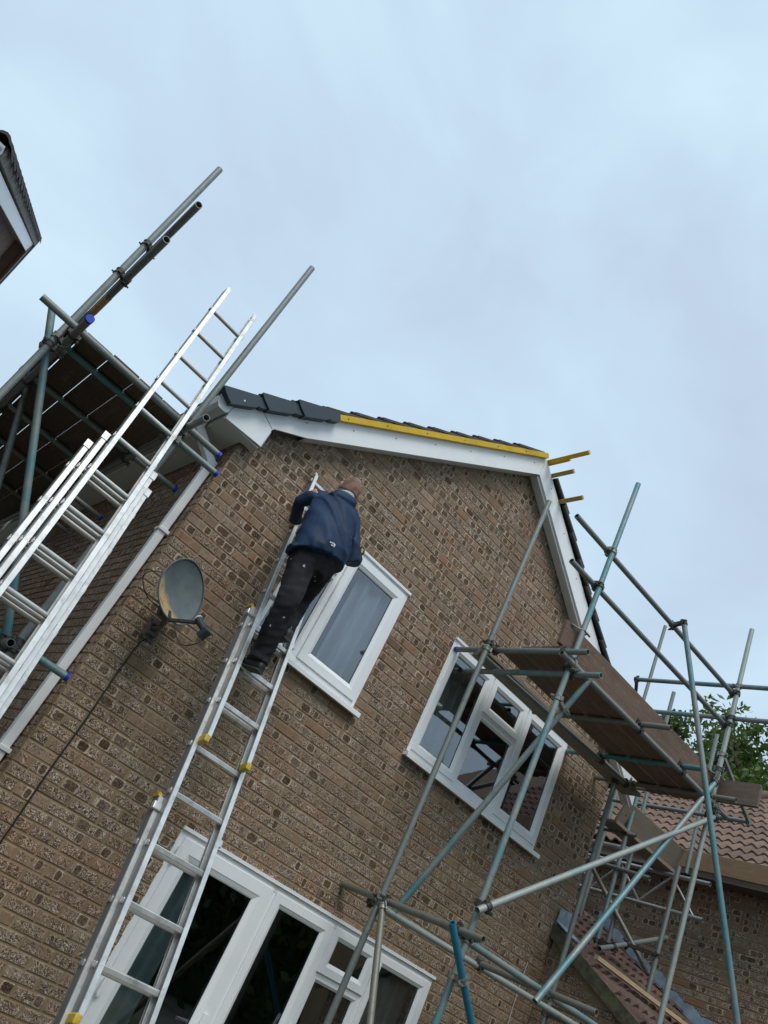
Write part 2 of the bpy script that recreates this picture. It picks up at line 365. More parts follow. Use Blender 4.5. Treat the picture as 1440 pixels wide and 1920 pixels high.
# ------------------------------------------------------------------ brickwork
def brick_rects(u0, u1, z0, z1, openings=(), top=None, start=0):
    out = []; P = 0.225; C = 0.075; k0 = int(round(z0 / C)); k1 = int(math.ceil(z1 / C - 1e-6))
    for k in range(k0, k1):
        za = k*C + 0.005; zb = za + 0.065
        off = 0.0 if (k + start) % 2 == 0 else -0.1125
        spans = [(u0, u1)]
        for (a, b, c, d) in openings:
            if zb > c + 0.012 and za < d - 0.012:
                ns = []
                for s0, s1 in spans:
                    if b <= s0 or a >= s1: ns.append((s0, s1)); continue
                    if a > s0: ns.append((s0, a))
                    if b < s1: ns.append((b, s1))
                spans = ns
        j = int(math.floor((u0 - off)/P)) - 1
        while True:
            ba = off + j*P; bb = ba + 0.215; j += 1
            if ba > u1: break
            for s0, s1 in spans:
                a = max(ba, s0 + (0.0 if s0 == u0 else 0.004)); b = min(bb, s1 - (0.0 if s1 == u1 else 0.004))
                if b - a < 0.03: continue
                zt = zb
                if top:
                    if top((a+b)/2) < za + 0.02: continue
                out.append((a, b, za, zt))
    return out

def brick_verts(L, H, jit, proud=0.0):
    """one brick lying in local (u, z) with -n towards the viewer: 12 vertices, 9 quads"""
    j = lambda s: random.uniform(-1.7*s, 1.7*s)
    o = [(j(.0015)+0, j(.0012)+0), (L+j(.0015), j(.0012)), (L+j(.0015), H+j(.0012)), (j(.0015), H+j(.0012))]
    f = proud + 0.0025; i = 0.0050
    fr = [(o[0][0]+i, o[0][1]+i), (o[1][0]-i, o[1][1]+i), (o[2][0]-i, o[2][1]-i), (o[3][0]+i, o[3][1]-i)]
    V = [(a, 0.010, b) for a, b in o] + [(a, -proud, b) for a, b in o] + [(a, -f - random.uniform(0, jit), b) for a, b in fr]
    return V
BF = [(0,1,5,4),(1,2,6,5),(2,3,7,6),(3,0,4,7),(4,5,9,8),(5,6,10,9),(6,7,11,10),(7,4,8,11),(8,9,10,11)]

def brick_mesh(name, V, F, UV, RC, mat):
    me = bpy.data.meshes.new(name); me.from_pydata(V, [], F)
    uvl = me.uv_layers.new(name='UVMap')
    li = np.empty(len(me.loops), dtype=np.int32); me.loops.foreach_get('vertex_index', li)
    UV = np.array(UV, dtype=np.float32)
    uvl.data.foreach_set('uv', UV[li].ravel())
    ca = me.color_attributes.new('rnd', 'FLOAT_COLOR', 'POINT')
    ca.data.foreach_set('color', np.array(RC, dtype=np.float32).ravel())
    me.materials.append(mat); me.update(); return me

VARIANTS = []
def brick_variants(mat, n=70):
    vs_ = []
    for i in range(n):
        V = brick_verts(0.215, 0.065, 0.0035, random.uniform(0.0, 0.002))
        c = (random.random(), random.random(), random.random(), 1)
        vs_.append(brick_mesh('brick', V, BF, [(v[0], v[2]) for v in V], [c]*12, mat))
    return vs_

def px(p):
    q = Vector(p) - CAM; z = q.dot(FWD)
    if z < 0.1: return None
    return 720 + FPX*q.dot(RIGHT)/z, 960 + FPX*q.dot(DOWN)/z, z

def lay_bricks(walls, mat, n_single):
    """walls: list of (part, origin, udir, normal, rects). The bricks that show largest become objects of their own."""
    scored = []
    for wi, (part, org, ud, nd, rects) in enumerate(walls):
        view = (CAM - org).dot(nd)
        for ri, (a, b, z0, z1) in enumerate(rects):
            c = org + ud*((a+b)/2) + Vector((0, 0, (z0+z1)/2)); q = px(c)
            if q and -5 < q[0] < 1445 and -5 < q[1] < 1925 and b - a > 0.2:
                cosv = max(0.0, (CAM - c).normalized().dot(nd))
                scored.append((cosv / (c - CAM).length_squared, wi, ri))
    scored.sort(reverse=True)
    single = set((w, r) for _, w, r in scored[:n_single])
    var = brick_variants(mat)
    for wi, (part, org, ud, nd, rects) in enumerate(walls):
        V = []; F = []; UV = []; RC = []
        R = Matrix(((ud.x, -nd.x, 0, 0), (ud.y, -nd.y, 0, 0), (0, 0, 1, 0), (0, 0, 0, 1)))
        for ri, (a, b, z0, z1) in enumerate(rects):
            o = org + ud*a + Vector((0, 0, z0))
            if (wi, ri) in single:
                Mx = R.copy(); Mx.translation = o
                inst('brick', random.choice(var), Mx, part); continue
            vv = brick_verts(b-a, z1-z0, 0.0035, random.uniform(0.0, 0.002)); k = len(V)
            for (x, y, z) in vv: V.append(tuple(o + ud*x - nd*y + Vector((0, 0, z)))); UV.append((x, z))
            c = (random.random(), random.random(), random.random(), 1); RC += [c]*12
            F += [tuple(i+k for i in f) for f in BF]
        ob = bpy.data.objects.new('brickwork', brick_mesh('brickwork', V, F, UV, RC, mat)); link(ob, part)
        ob['kind'] = 'stuff'

def wall_rects_minus(u0, u1, z0, z1, openings):
    us = sorted(set([u0, u1] + [o[0] for o in openings] + [o[1] for o in openings])); us = [u for u in us if u0 <= u <= u1]
    zs = sorted(set([z0, z1] + [o[2] for o in openings] + [o[3] for o in openings])); zs = [z for z in zs if z0 <= z <= z1]
    out = []
    for i in range(len(us)-1):
        for j in range(len(zs)-1):
            cu = (us[i]+us[i+1])/2; cz = (zs[j]+zs[j+1])/2
            if any(o[0] < cu < o[1] and o[2] < cz < o[3] for o in openings): continue
            out.append((us[i], us[i+1], zs[j], zs[j+1]))
    return out

# ------------------------------------------------------------------ ground
g = NM('paving_and_soil'); gp = g.pos()
gc = g.mix(g.step(g.noise(gp, 0.4, 5), 0.4, 0.65), (0.16, 0.15, 0.13), (0.06, 0.085, 0.03))
g.pbsdf(gc, 0.95, 0, bump=g.noise(gp, 30, 4), bstr=0.4, bdist=0.02)
mb = MB(); mb.add([(-400,-400,0),(400,-400,0),(400,400,0),(-400,400,0)], [(0,1,2,3)])
tag(mb.build('ground', g.m, fix=False), kind='structure')

# ------------------------------------------------------------------ main house
W, DEP = 5.41, 8.2
PITCH = 0.72; AX = 2.71
def btop(x): return 6.79 - PITCH*abs(x - AX)       # top line of the barge boards
def bbot(x): return 6.562 - PITCH*abs(x - AX)      # lower line of the barge boards
OPEN = [(0.89, 2.02, 3.40, 4.54), (2.70, 4.60, 3.40, 4.54), (1.22, 3.94, 0.0, 2.04)]

house = thing('brick_house', 'two-storey brown brick house with white gable boards and dark verge tiles', 'house', (W/2, 0, 0))
mb = MB()
T = 0.24
for (a, b, c, d) in wall_rects_minus(0, W, 0, 4.54, OPEN):
    mb.box((a, 0, c), (b, T, d))
poly = [(0, 4.54), (W, 4.54), (W, btop(W)-0.09), (AX, btop(AX)-0.09), (0, btop(0)-0.09)]
mb.prism(poly, 0, T)
gable = mb.build('gable_wall', M_MORTAR, house)
mb = MB(); mb.box((0.001, T+0.001, 0), (T, DEP, 4.62)); side = mb.build('side_wall', M_MORTAR, house)
mb = MB(); mb.box((W-T, T+0.001, 0), (W-0.001, DEP, 4.62)); side2 = mb.build('side_wall', M_MORTAR, house)
mb = MB(); mb.box((T, DEP-T, 0), (W-T, DEP-0.001, 4.62)); mb.build('rear_wall', M_MORTAR, house)
mb = MB(); mb.box((T+.001, T+.001, 2.40), (W-T-.001, DEP-T-.001, 2.60)); mb.box((T+.001, T+.001, 4.70), (W-T-.001, DEP-T-.001, 4.78)); mb.build('floor_slab', M_MORTAR, house)
opn = [(a, b, c, d) for a, b, c, d in OPEN]
rg = brick_rects(0.0, W, 0, 6.8, opn, top=lambda x: btop(x)-0.13)
rs = brick_rects(0.012, 4.2, 0, 4.55, start=1)
lay_bricks([(gable, Vector((0, 0, 0)), Vector((1, 0, 0)), Vector((0, -1, 0)), rg),
            (side, Vector((0, 0, 0)), Vector((0, 1, 0)), Vector((-1, 0, 0)), rs)], MB_BRICK, 300)

# --- barge boards, soffit strips, boxed eave end
mb = MB()
mb.prism([(0.105, bbot(0.105)+0.04), (0.372, bbot(0.372)), (AX, bbot(AX)), (AX, btop(AX)), (-0.07, btop(-0.07)), (0.105, 4.712)], -0.150, -0.130)
bl = mb.build('barge_board', M_UPVC, house); bevel(bl, 0.003)
mb = MB()
xe = W + 0.27
mb.prism([(AX+0.004, bbot(AX+0.004)), (AX+0.004, btop(AX+0.004)), (xe, btop(xe)), (xe, bbot(xe))], -0.150, -0.130)
br_ = mb.build('barge_board', M_UPVC, house); bevel(br_, 0.003)
mb = MB()
mb.prism([(0.372, bbot(0.372)+0.004), (AX, bbot(AX)+0.004), (AX, bbot(AX)+0.016), (0.372, bbot(0.372)+0.016)], -0.129, -0.012)
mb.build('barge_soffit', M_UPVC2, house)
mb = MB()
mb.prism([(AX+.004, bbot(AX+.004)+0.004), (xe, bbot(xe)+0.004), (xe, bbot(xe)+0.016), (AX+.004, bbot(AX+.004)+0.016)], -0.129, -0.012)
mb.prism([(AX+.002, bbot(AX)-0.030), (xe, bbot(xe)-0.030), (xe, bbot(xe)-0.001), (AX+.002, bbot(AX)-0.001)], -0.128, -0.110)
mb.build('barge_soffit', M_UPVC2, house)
# boxed end of the eave
mb = MB()
mb.prism([(-0.245, 4.505), (0.095, 4.530), (0.097, 4.705), (-0.075, btop(-0.075)-0.002), (-0.245, btop(-0.245)-0.01)], -0.152, -0.131)
o = mb.build('eave_box_end', M_UPVC, house); bevel(o, 0.003)
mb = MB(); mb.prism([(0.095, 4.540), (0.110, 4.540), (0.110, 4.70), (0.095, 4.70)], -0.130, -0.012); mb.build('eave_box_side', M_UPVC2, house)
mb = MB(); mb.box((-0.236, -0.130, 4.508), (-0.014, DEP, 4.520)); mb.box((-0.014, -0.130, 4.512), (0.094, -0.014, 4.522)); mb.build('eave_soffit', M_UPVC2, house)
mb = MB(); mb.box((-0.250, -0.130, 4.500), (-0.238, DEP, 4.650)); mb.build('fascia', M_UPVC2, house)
# gutter: a square-line trough with a rounded outer lip
def gut(a, b):  # a = outwards from fascia, b = height
    return (-0.254 - a, b + 4.53)
prof = [(0.0, 0.095), (0.0, 0.02), (0.02, 0.0), (0.085, 0.0), (0.112, 0.03), (0.122, 0.105), (0.112, 0.105), (0.100, 0.035), (0.080, 0.012), (0.024, 0.012), (0.010, 0.026), (0.010, 0.095)]
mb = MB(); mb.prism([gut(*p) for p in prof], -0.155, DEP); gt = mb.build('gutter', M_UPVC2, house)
mb = MB(); mb.prism([gut(a, b) for a, b in [(0.0, 0.104), (0.0, 0.02), (0.02, -0.003), (0.088, -0.003), (0.116, 0.03), (0.127, 0.108)]], -0.168, -0.156)
o = mb.build('gutter_stop_end', M_UPVC, house); bevel(o, 0.004)
# downpipe
mb = MB()
mb.bar((-0.052, 0.165, 4.26), (-0.052, 0.165, 0.0), 0.064, 0.064, up=(1, 0, 0))
dp = mb.build('downpipe', M_UPVC, house); bevel(dp, 0.006, 2)
mb = MB(); mb.bar((-0.300, 0.165, 4.545), (-0.300, 0.165, 4.47), 0.075, 0.075, up=(1,0,0)); mb.bar((-0.300, 0.165, 4.47), (-0.055, 0.165, 4.30), 0.068, 0.068, up=(0, 1, 0)); mb.bar((-0.052, 0.165, 4.325), (-0.052, 0.165, 4.225), 0.076, 0.076, up=(1,0,0))
bevel(mb.build('swan_neck', M_UPVC, dp), 0.006, 2)
for zz in (3.62, 1.9):
    mb = MB(); mb.box((-0.092, 0.118, zz), (-0.002, 0.212, zz+0.030)); bevel(mb.build('pipe_clip', M_UPVC, dp), 0.004)

# --- roof slabs, tiles, verge units, battens
A_ = math.atan(PITCH); CA, SA = math.cos(A_), math.sin(A_)
def left_s(s, t, y):   # s up the left slope from x=-0.30, t square to it
    return (-0.30 + s*CA - t*SA, y, btop(-0.30) + s*SA + t*CA)
def right_s(s, t, y):  # s down the right slope from the ridge
    return (AX + s*CA + t*SA, y, btop(AX) - s*SA + t*CA)
SL = (AX + 0.30)/CA
mb = MB()
mb.prism_ax([(0.04, -0.055), (SL, -0.055), (SL, 0.002), (0.04, 0.002)], left_s, -0.128, DEP)
mb.prism_ax([(0.0, -0.055), (SL, -0.055), (SL, 0.002), (0.0, 0.002)], right_s, -0.128, DEP)
roof = mb.build('roof', M_ROOFTILE, house)
def flat_tile(name='roof_tile'):
    """interlocking tile, gauge direction +x, width +y: a flat pan with one side roll and a thick nose"""
    m = MB(); pr = [(-0.150, 0.0), (-0.115, 0.002), (-0.098, 0.018), (-0.075, 0.026), (-0.052, 0.018), (-0.036, 0.002), (0.150, 0.0)]
    lo = [(y, 0.0) for y, _ in pr]
    n = len(pr); L0, L1 = 0.0, 0.40
    V = []
    for x in (L0, L1):
        V += [(x, y, z + 0.026) for y, z in pr]; V += [(x, y, z + 0.004) for y, z in pr]
    F = []
    for i in range(n-1):
        F += [(i, i+1, 2*n+i+1, 2*n+i), (n+i+1, n+i, 3*n+i, 3*n+i+1), (i+1, i, n+i, n+i+1), (2*n+i, 2*n+i+1, 3*n+i+1, 3*n+i)]
    F += [(0, 2*n, 3*n, n), (n-1, 2*n-1, 4*n-1, 3*n-1)]
    m.add(V, F); return m.mesh(name, M_ROOFTILE)
TILE = flat_tile()
def slope_matrix(fn, s, t, y, tilt=0.0):
    o = Vector(fn(s, t, y)); sx = (Vector(fn(s+1, t + tilt, y)) - o).normalized(); yy = Vector((0, 1, 0)); n = sx.cross(yy).normalized()
    if n.z < 0: n = -n
    Mx = Matrix.Identity(4)
    for i in range(3): Mx[i][0] = sx[i]; Mx[i][1] = yy[i]; Mx[i][2] = n[i]; Mx[i][3] = o[i]
    return Mx
for k in range(13):
    for c in range(3):
        s = 0.0 + 0.298*k; 
        if s + 0.25 > SL: continue
        y = -0.005 + 0.30*c
        inst('roof_tile', TILE, slope_matrix(left_s, s, 0.082, y, -0.10), roof)
for k in range(12):
    for c in range(2):
        s = SL - 0.10 - 0.298*k
        if s - 0.3 < 0.05: continue
        Mx = slope_matrix(right_s, s, 0.045, -0.045 + 0.30*c, 0.075)
        fl = Matrix.Diagonal((-1, 1, 1, 1)); inst('roof_tile', TILE, Mx @ fl, roof)
mb = MB(); mb.cyl((AX, 0.10, btop(AX)+0.045), (AX, DEP, btop(AX)+0.045), 0.11, 16); mb.build('ridge_tile', M_ROOFTILE, roof)
# three dark dry-verge units
for k in range(3):
    s0 = -0.02 + 0.322*k
    yo = -0.232 - 0.003*k
    nose = [(s0 - 0.055*math.sin(a*0.9) + 0.0, -0.034 + 0.126*a/1.5708) for a in np.linspace(0.0, math.pi/2, 7)]
    po = [(s0-0.010, -0.040)] + nose + [(s0+0.240, 0.062), (s0+0.250, -0.018), (s0+0.205, -0.036)]
    m1 = MB(); m1.prism_ax(po, left_s, yo, -0.120)
    m1.prism_ax([(s0+0.245, -0.024), (s0+0.245, 0.056), (s0+0.352, 0.050), (s0+0.352, -0.030), (s0+0.275, -0.030)], left_s, yo+0.012, -0.122)
    bevel(m1.build('verge_unit', M_DARKTILE, roof), 0.006, 2)
    if k == 0:
        m2 = MB(); q = Vector(left_s(s0+0.11, 0.0, yo)); m2.cyl(q + Vector((0, -0.003, 0)), q + Vector((0, 0.01, 0)), 0.007, 10); m2.build('screw', M_ALU, roof)
mb = MB(); q = left_s(0.90, 0.0, -0.16); mb.prism_ax([(0.985, -0.006), (SL-0.02, -0.006), (SL-0.02, 0.046), (0.985, 0.046)], left_s, -0.196, -0.152)
yb_ = mb.build('batten', M_BATTENY, roof, label='bright yellow batten along the left verge')
for k in range(6):
    q = Vector(left_s(1.08 + 0.45*k + 0.03*math.sin(k*5), 0.018 + 0.004*(k % 2), -0.196)); m2 = MB(); m2.cyl(q + Vector((0, -0.003, 0)), q + Vector((0, 0.01, 0)), 0.0065, 8); m2.build('nail', M_BRKT0, yb_)
for k in range(7):
    for par_, xx in ((bl, 0.30 + 0.38*k), (br_, AX + 0.22 + 0.40*k)):
        m2 = MB(); zz = btop(xx) - 0.075 + 0.01*math.sin(k*3); m2.cyl((xx, -0.1535, zz), (xx, -0.145, zz), 0.0055, 8); m2.build('nail', M_BRKT0, par_)
# batten ends that stick out past the right verge
for s, t, y, w in ((0.02, 0.020, -0.66, 0.045), (0.055, 0.036, -0.40, 0.030), (0.17, 0.020, -0.42, 0.045), (0.455, 0.020, -0.44, 0.045)):
    mb = MB(); mb.prism_ax([(s, t-0.016), (s+w, t-0.016), (s+w, t+0.014), (s, t+0.014)], right_s, y, 0.6)
    mb.build('batten', M_BATTEN if s > 0.1 else M_BATTENY, roof)
# --- windows
def rect_ring(x0, x1, z0, z1, i, y): return [(x0+i, y, z0+i), (x1-i, y, z0+i), (x1-i, y, z1-i), (x0+i, y, z1-i)]
def frame(mb, x0, x1, z0, z1, w, yf, depth=0.055):
    """mitred plastic frame with a sloping inner bead"""
    R = [rect_ring(x0, x1, z0, z1, i, y) for i, y in
         ((0.0, yf+depth), (0.0, yf+0.003), (0.003, yf), (w*0.66, yf), (w*0.70, yf+0.004), (w*0.94, yf+0.016), (w, yf+0.022), (w, yf+depth))]
    V = [q for r in R for q in r]; F = []; n = len(R)
    for k in range(n):
        for i in range(4): F.append((k*4+i, k*4+(i+1) % 4, ((k+1) % n)*4+(i+1) % 4, ((k+1) % n)*4+i))
    mb.add(V, F)
def pane(x0, x1, z0, z1, y, par):
    m = MB(); m.add([(x0, y, z0), (x1, y, z0), (x1, y, z1), (x0, y, z1)], [(0, 1, 2, 3)]); o = m.build('pane', M_GLASS, par, fix=False)
    g_ = MB()
    for a, b in (((x0, z0), (x0+0.007, z1)), ((x1-0.007, z0), (x1, z1)), ((x0+.007, z0), (x1-.007, z0+0.007)), ((x0+.007, z1-0.007), (x1-.007, z1))):
        g_.box((a[0], y-0.003, a[1]), (b[0], y-0.0005, b[1]))
    g_.build('gasket', M_GASKET, par); return o
def glazing(x0, x1, z0, z1, par, yf, sash=True, w=0.075):
    m = MB(); frame(m, x0, x1, z0, z1, w, yf); s_ = m.build('sash' if sash else 'glazing_bead', M_UPVC, par)
    pane(x0+w-0.002, x1-w+0.002, z0+w-0.002, z1-w+0.002, yf+0.030, par)
    return s_
def sill(x0, x1, z, par, out=0.075):
    m = MB(); m.prism_ax([(0.05, 0.0), (0.05, 0.035), (-out+0.004, 0.026), (-out, 0.020), (-out, -0.012), (-out+0.010, -0.012), (-out+0.012, 0.0)],
                         lambda a, b, t: (t, a, z + b), x0, x1)
    return m.build('sill', M_UPVC, par)
def outer(name, x0, x1, z0, z1, label=None, mull=(), w=0.055):
    m = MB()
    yf = -0.004
    m.box((x0, yf, z0), (x0+w, 0.07, z1)); m.box((x1-w, yf, z0), (x1, 0.07, z1))
    m.box((x0+w, yf, z1-w), (x1-w, 0.07, z1)); m.box((x0+w, yf, z0), (x1-w, 0.07, z0+w))
    for (a, b, c, d) in mull: m.box((a, yf+0.002, c), (b, 0.068, d))
    o = m.build(name, M_UPVC, house); bevel(o, 0.004)
    if label: o['label'] = label
    h = MB(); h.box((x0-0.004, -0.026, z1-0.004), (x1+0.004, 0.02, z1+0.018)); h.build('head_strip', M_UPVC, o)
    return o
# upstairs, by the man
w1 = outer('window', 0.89, 2.02, 3.425, 4.54, 'two-light white window with pale curtain', mull=((1.298, 1.336, 3.46, 4.505), (0.925, 1.298, 4.185, 4.225)), w=0.035)
sill(0.865, 2.068, 3.375, w1)
glazing(1.338, 1.985, 3.462, 4.505, w1, -0.020, w=0.098)
glazing(0.905, 1.312, 3.450, 4.195, w1, 0.000, sash=False, w=0.034)
glazing(0.925, 1.290, 4.215, 4.515, w1, -0.016, w=0.060)
# upstairs, behind the right-hand scaffold
w2 = outer('window', 2.70, 4.60, 3.425, 4.54, 'three-light white window behind scaffold poles', mull=((3.295, 3.345, 3.48, 4.485), (3.875, 3.925, 3.48, 4.485), (3.345, 3.875, 4.135, 4.175)))
sill(2.672, 4.632, 3.375, w2)
glazing(2.735, 3.315, 3.455, 4.510, w2, -0.018, w=0.080)
glazing(3.335, 3.885, 4.165, 4.515, w2, -0.018, w=0.080)
glazing(3.322, 3.898, 3.455, 4.150, w2, 0.000, sash=False, w=0.055)
glazing(3.905, 4.570, 3.455, 4.510, w2, -0.018, w=0.090)
# ground floor doors and side lights
w3 = outer('patio_door', 1.22, 3.94, 0.06, 2.04, 'white patio door with side lights', mull=((2.085, 2.150, 0.115, 1.985), (2.735, 2.785, 0.115, 1.985), (3.255, 3.300, 0.115, 1.985), (2.785, 3.255, 1.655, 1.695)))
door = glazing(1.265, 2.100, 0.10, 2.000, w3, -0.020, w=0.125); door.name = 'door_leaf'
glazing(2.140, 2.748, 0.10, 2.000, w3, -0.018, w=0.090)
glazing(2.770, 3.272, 1.682, 2.005, w3, -0.018, w=0.082)
glazing(2.762, 3.280, 0.10, 1.672, w3, 0.000, sash=False, w=0.055)
glazing(3.285, 3.905, 0.10, 2.000, w3, -0.016, w=0.078)
for (xx, zz) in ((1.268, 1.84), (1.268, 1.02)):
    m = MB(); m.box((xx-0.020, -0.040, zz), (xx+0.012, -0.021, zz+0.09)); m.cyl((xx-0.006, -0.036, zz-0.012), (xx-0.006, -0.036, zz+0.102), 0.010, 10); m.build('hinge', M_UPVC, w3)
m = MB(); m.box((2.025, -0.034, 0.93), (2.062, -0.021, 1.16)); m.path([(2.044, -0.034, 1.06), (2.044, -0.075, 1.062), (2.01, -0.082, 1.066), (1.93, -0.078, 1.060)], 0.011); m.build('door_handle', M_UPVC, w3)
m = MB(); m.box((2.675, -0.032, 1.13), (2.700, -0.019, 1.20)); m.path([(2.688, -0.03, 1.19), (2.688, -0.062, 1.192), (2.690, -0.066, 1.26), (2.700, -0.062, 1.34)], 0.010); m.build('window_handle', M_UPVC, w3)

# --- rooms and curtains behind the glass
M_ROOM = simple('plaster', (0.50, 0.50, 0.47), 0.9)
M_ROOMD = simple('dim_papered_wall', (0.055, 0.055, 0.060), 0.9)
M_ROOMG = simple('grey_green_plaster', (0.30, 0.32, 0.29), 0.9)
def room(x0, x1, y0, y1, z0, z1, mat):
    m = MB(); m.add([(x0,y0,z0),(x1,y0,z0),(x1,y1,z0),(x0,y1,z0),(x0,y0,z1),(x1,y0,z1),(x1,y1,z1),(x0,y1,z1)],
                    [(0,1,2,3),(7,6,5,4),(1,5,6,2),(2,6,7,3),(3,7,4,0)])
    return tag(m.build('room', mat, fix=False), kind='structure')
room(0.26, 2.35, 0.245, 3.2, 2.62, 4.69, simple('dim_blue_wall', (0.10, 0.12, 0.15), 0.9))
room(2.40, 5.15, 0.245, 3.2, 2.62, 4.69, M_ROOMG)
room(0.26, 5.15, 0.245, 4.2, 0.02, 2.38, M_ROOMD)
def curtain(name, x0, x1, z0, z1, y, mat, folds, amp, label, cat='curtain', group=None):
    n = folds*8; F = []; V = []
    for j, z in enumerate((z0, (z0+z1)/2, z1)):
        for i in range(n+1):
            t = i/n
            V.append((x0 + (x1-x0)*t, y + amp*math.sin(t*folds*2*math.pi + 0.6*math.sin(t*9)) + 0.004*math.sin(j*2+t*7), z))
    for j in range(2):
        for i in range(n): F.append((j*(n+1)+i, j*(n+1)+i+1, (j+1)*(n+1)+i+1, (j+1)*(n+1)+i))
    m = MB(); m.add(V, F, True); o = m.build(name, mat, fix=False)
    so = o.modifiers.new('solid', 'SOLIDIFY'); so.thickness = 0.004
    return tag(o, label, cat, group)
M_NET = simple('pale_blue_curtain', (0.86, 0.88, 0.91), 0.9, 0, 0.06)
M_GREYC = simple('grey_green_curtain', (0.68, 0.78, 0.78), 0.9, 0, 0.10, 5)
curtain('curtain', 1.56, 1.99, 3.30, 4.62, 0.120, M_NET, 3, 0.045, 'pale curtain in the right half of the upstairs window beside the man')
curtain('curtain', 2.80, 3.18, 3.30, 4.60, 0.100, simple('olive_curtain', (0.50, 0.54, 0.48), 0.9), 3, 0.035, 'grey-green curtain at the left of the three-light upstairs window')
curtain('curtain', 1.24, 1.66, 0.05, 2.20, 0.150, M_GREYC, 4, 0.035, 'grey-green curtain behind the left leaf of the patio door')
curtain('curtain', 3.36, 3.90, 0.05, 2.20, 0.155, simple('grey_curtain', (0.52, 0.53, 0.51), 0.9), 4, 0.03, 'grey curtain behind the right-hand side light of the patio door')

# ------------------------------------------------------------------ scaffolding
TR, TI = 0.02415, 0.0200
class Tube:
    def __init__(s, par, name, p0, p1, mat, caps=''):
        s.p0 = Vector(p0); s.p1 = Vector(p1); s.par = par
        m = MB(); m.pipe(s.p0, s.p1, TR, TI); s.o = m.build(name, mat, par)
        d = (s.p1 - s.p0).normalized()
        for c in caps:
            q, dd = (s.p0, -d) if c == '0' else (s.p1, d)
            m = MB(); m.cyl(q - dd*0.022, q + dd*0.004, TR+0.0022, 18); m.build('end_cap', M_CAPBLUE, s.o)
def closest(a, b):
    da = a.p1-a.p0; db = b.p1-b.p0; w = a.p0-b.p0
    A, B, C_, D, E_ = da.dot(da), da.dot(db), db.dot(db), da.dot(w), db.dot(w); den = A*C_-B*B
    if abs(den) < 1e-9: return a.p0, b.p0
    s_ = min(1, max(0, (B*E_-C_*D)/den)); t_ = min(1, max(0, (A*E_-B*D)/den))
    return a.p0+da*s_, b.p0+db*t_
def coupler(a, b, mat=None, shift=0.0, at=None):
    """double coupler: two hinged bands round the tubes, a saddle between, two bolts with nuts"""
    mat = mat or random.choice((M_COUPLER, M_COUPLER, M_COUPLER2))
    pa, pb = at or closest(a, b); m = MB(); da = (a.p1-a.p0).normalized(); db = (b.p1-b.p0).normalized()
    pa = pa + da*shift; gap = pb - pa
    if gap.length < 0.01: gap = da.cross(db)*0.05
    g_ = gap.normalized()
    for p, d, sgn in ((pa, da, -1), (pb, db, 1)):
        w = 0.021; side = d.cross(g_).normalized()
        m.cyl(p - d*w, p - d*(w-0.010), TR+0.0075, 16); m.cyl(p + d*(w-0.010), p + d*w, TR+0.0075, 16); m.cyl(p - d*w*0.7, p + d*w*0.7, TR+0.0045, 16)
        for q in (-1, 1):
            m.obox(p + side*q*(TR+0.012) - g_*sgn*(-0.002), d*0.019, side*0.009, g_*0.012)
        bp = p + side*(TR+0.016)
        m.cyl(bp - g_*sgn*0.030, bp + g_*sgn*0.045, 0.0062, 8)
        m.cyl(bp + g_*sgn*0.018, bp + g_*sgn*0.031, 0.0125, 6)
    mid = (pa+pb)/2
    m.obox(mid, da*0.017, g_*max(0.006, (gap.length/2-TR*0.8)), da.cross(g_).normalized()*0.017)
    return m.build('coupler', mat, a.par)

# ---- left-hand scaffold along the side wall
ls = thing('scaffold', 'tall steel tube scaffold with boarded deck along the left side wall', 'scaffold', (-0.93, 0.4, 0))
S1 = Tube(ls, 'standard', (-1.42, -0.25, 0), (-1.434, -0.25, 6.00), M_GALV)
S2 = Tube(ls, 'standard', (-0.46, -0.25, 0), (-0.437, -0.25, 6.03), M_GALV)
S3 = Tube(ls, 'standard', (-1.42, 2.1, 0), (-1.42, 2.1, 5.6), M_GALV)
S4 = Tube(ls, 'standard', (-0.44, 2.1, 0), (-0.44, 2.1, 4.35), M_TEAL)
S5 = Tube(ls, 'standard', (-0.44, 4.4, 0), (-0.44, 4.4, 4.35), M_GALV)
LO = Tube(ls, 'ledger', (-1.368, -0.72, 4.045), (-1.371, 5.2, 4.045), M_GALV, '0')
LI = Tube(ls, 'ledger', (-0.497, -0.80, 4.040), (-0.510, 5.2, 4.040), M_GALV)
X1 = Tube(ls, 'transom', (-1.642, -0.425, 4.092), (-0.190, -0.430, 4.092), M_GALV, '1')
X2 = Tube(ls, 'transom', (-1.470, -0.11, 4.092), (-0.060, -0.19, 4.092), M_TEAL, '1')
X3 = Tube(ls, 'transom', (-1.460, 0.62, 4.092), (-0.060, 0.50, 4.092), M_GALV, '1')
X4 = Tube(ls, 'transom', (-1.470, 1.36, 4.092), (-0.060, 1.31, 4.092), M_TEAL, '1')
X5 = Tube(ls, 'transom', (-1.470, 2.16, 4.092), (-0.060, 2.16, 4.092), M_GALV, '1')
X6 = Tube(ls, 'transom', (-1.470, 3.2, 4.092), (-0.060, 3.2, 4.092), M_GALV)
G1 = Tube(ls, 'guard_rail', (-1.376, -0.97, 5.03), (-1.376, 5.0, 5.03), M_GALV)
G2 = Tube(ls, 'guard_rail', (-1.370, -0.905, 4.71), (-1.370, 5.0, 4.71), M_GALV)
B1 = Tube(ls, 'brace', (-1.570, -0.195, 4.21), (-0.43, -0.195, 2.27), M_TEAL)
Y1 = Tube(ls, 'transom', (-1.47, -0.14, 2.412), (-0.060, -0.135, 2.412), M_TEAL, '1')
Y2 = Tube(ls, 'transom', (-1.47, 0.72, 2.412), (-0.060, 0.72, 2.412), M_TEAL)
K1 = Tube(ls, 'ledger', (-0.509, -0.40, 2.362), (-0.509, 5.0, 2.362), M_GALV)
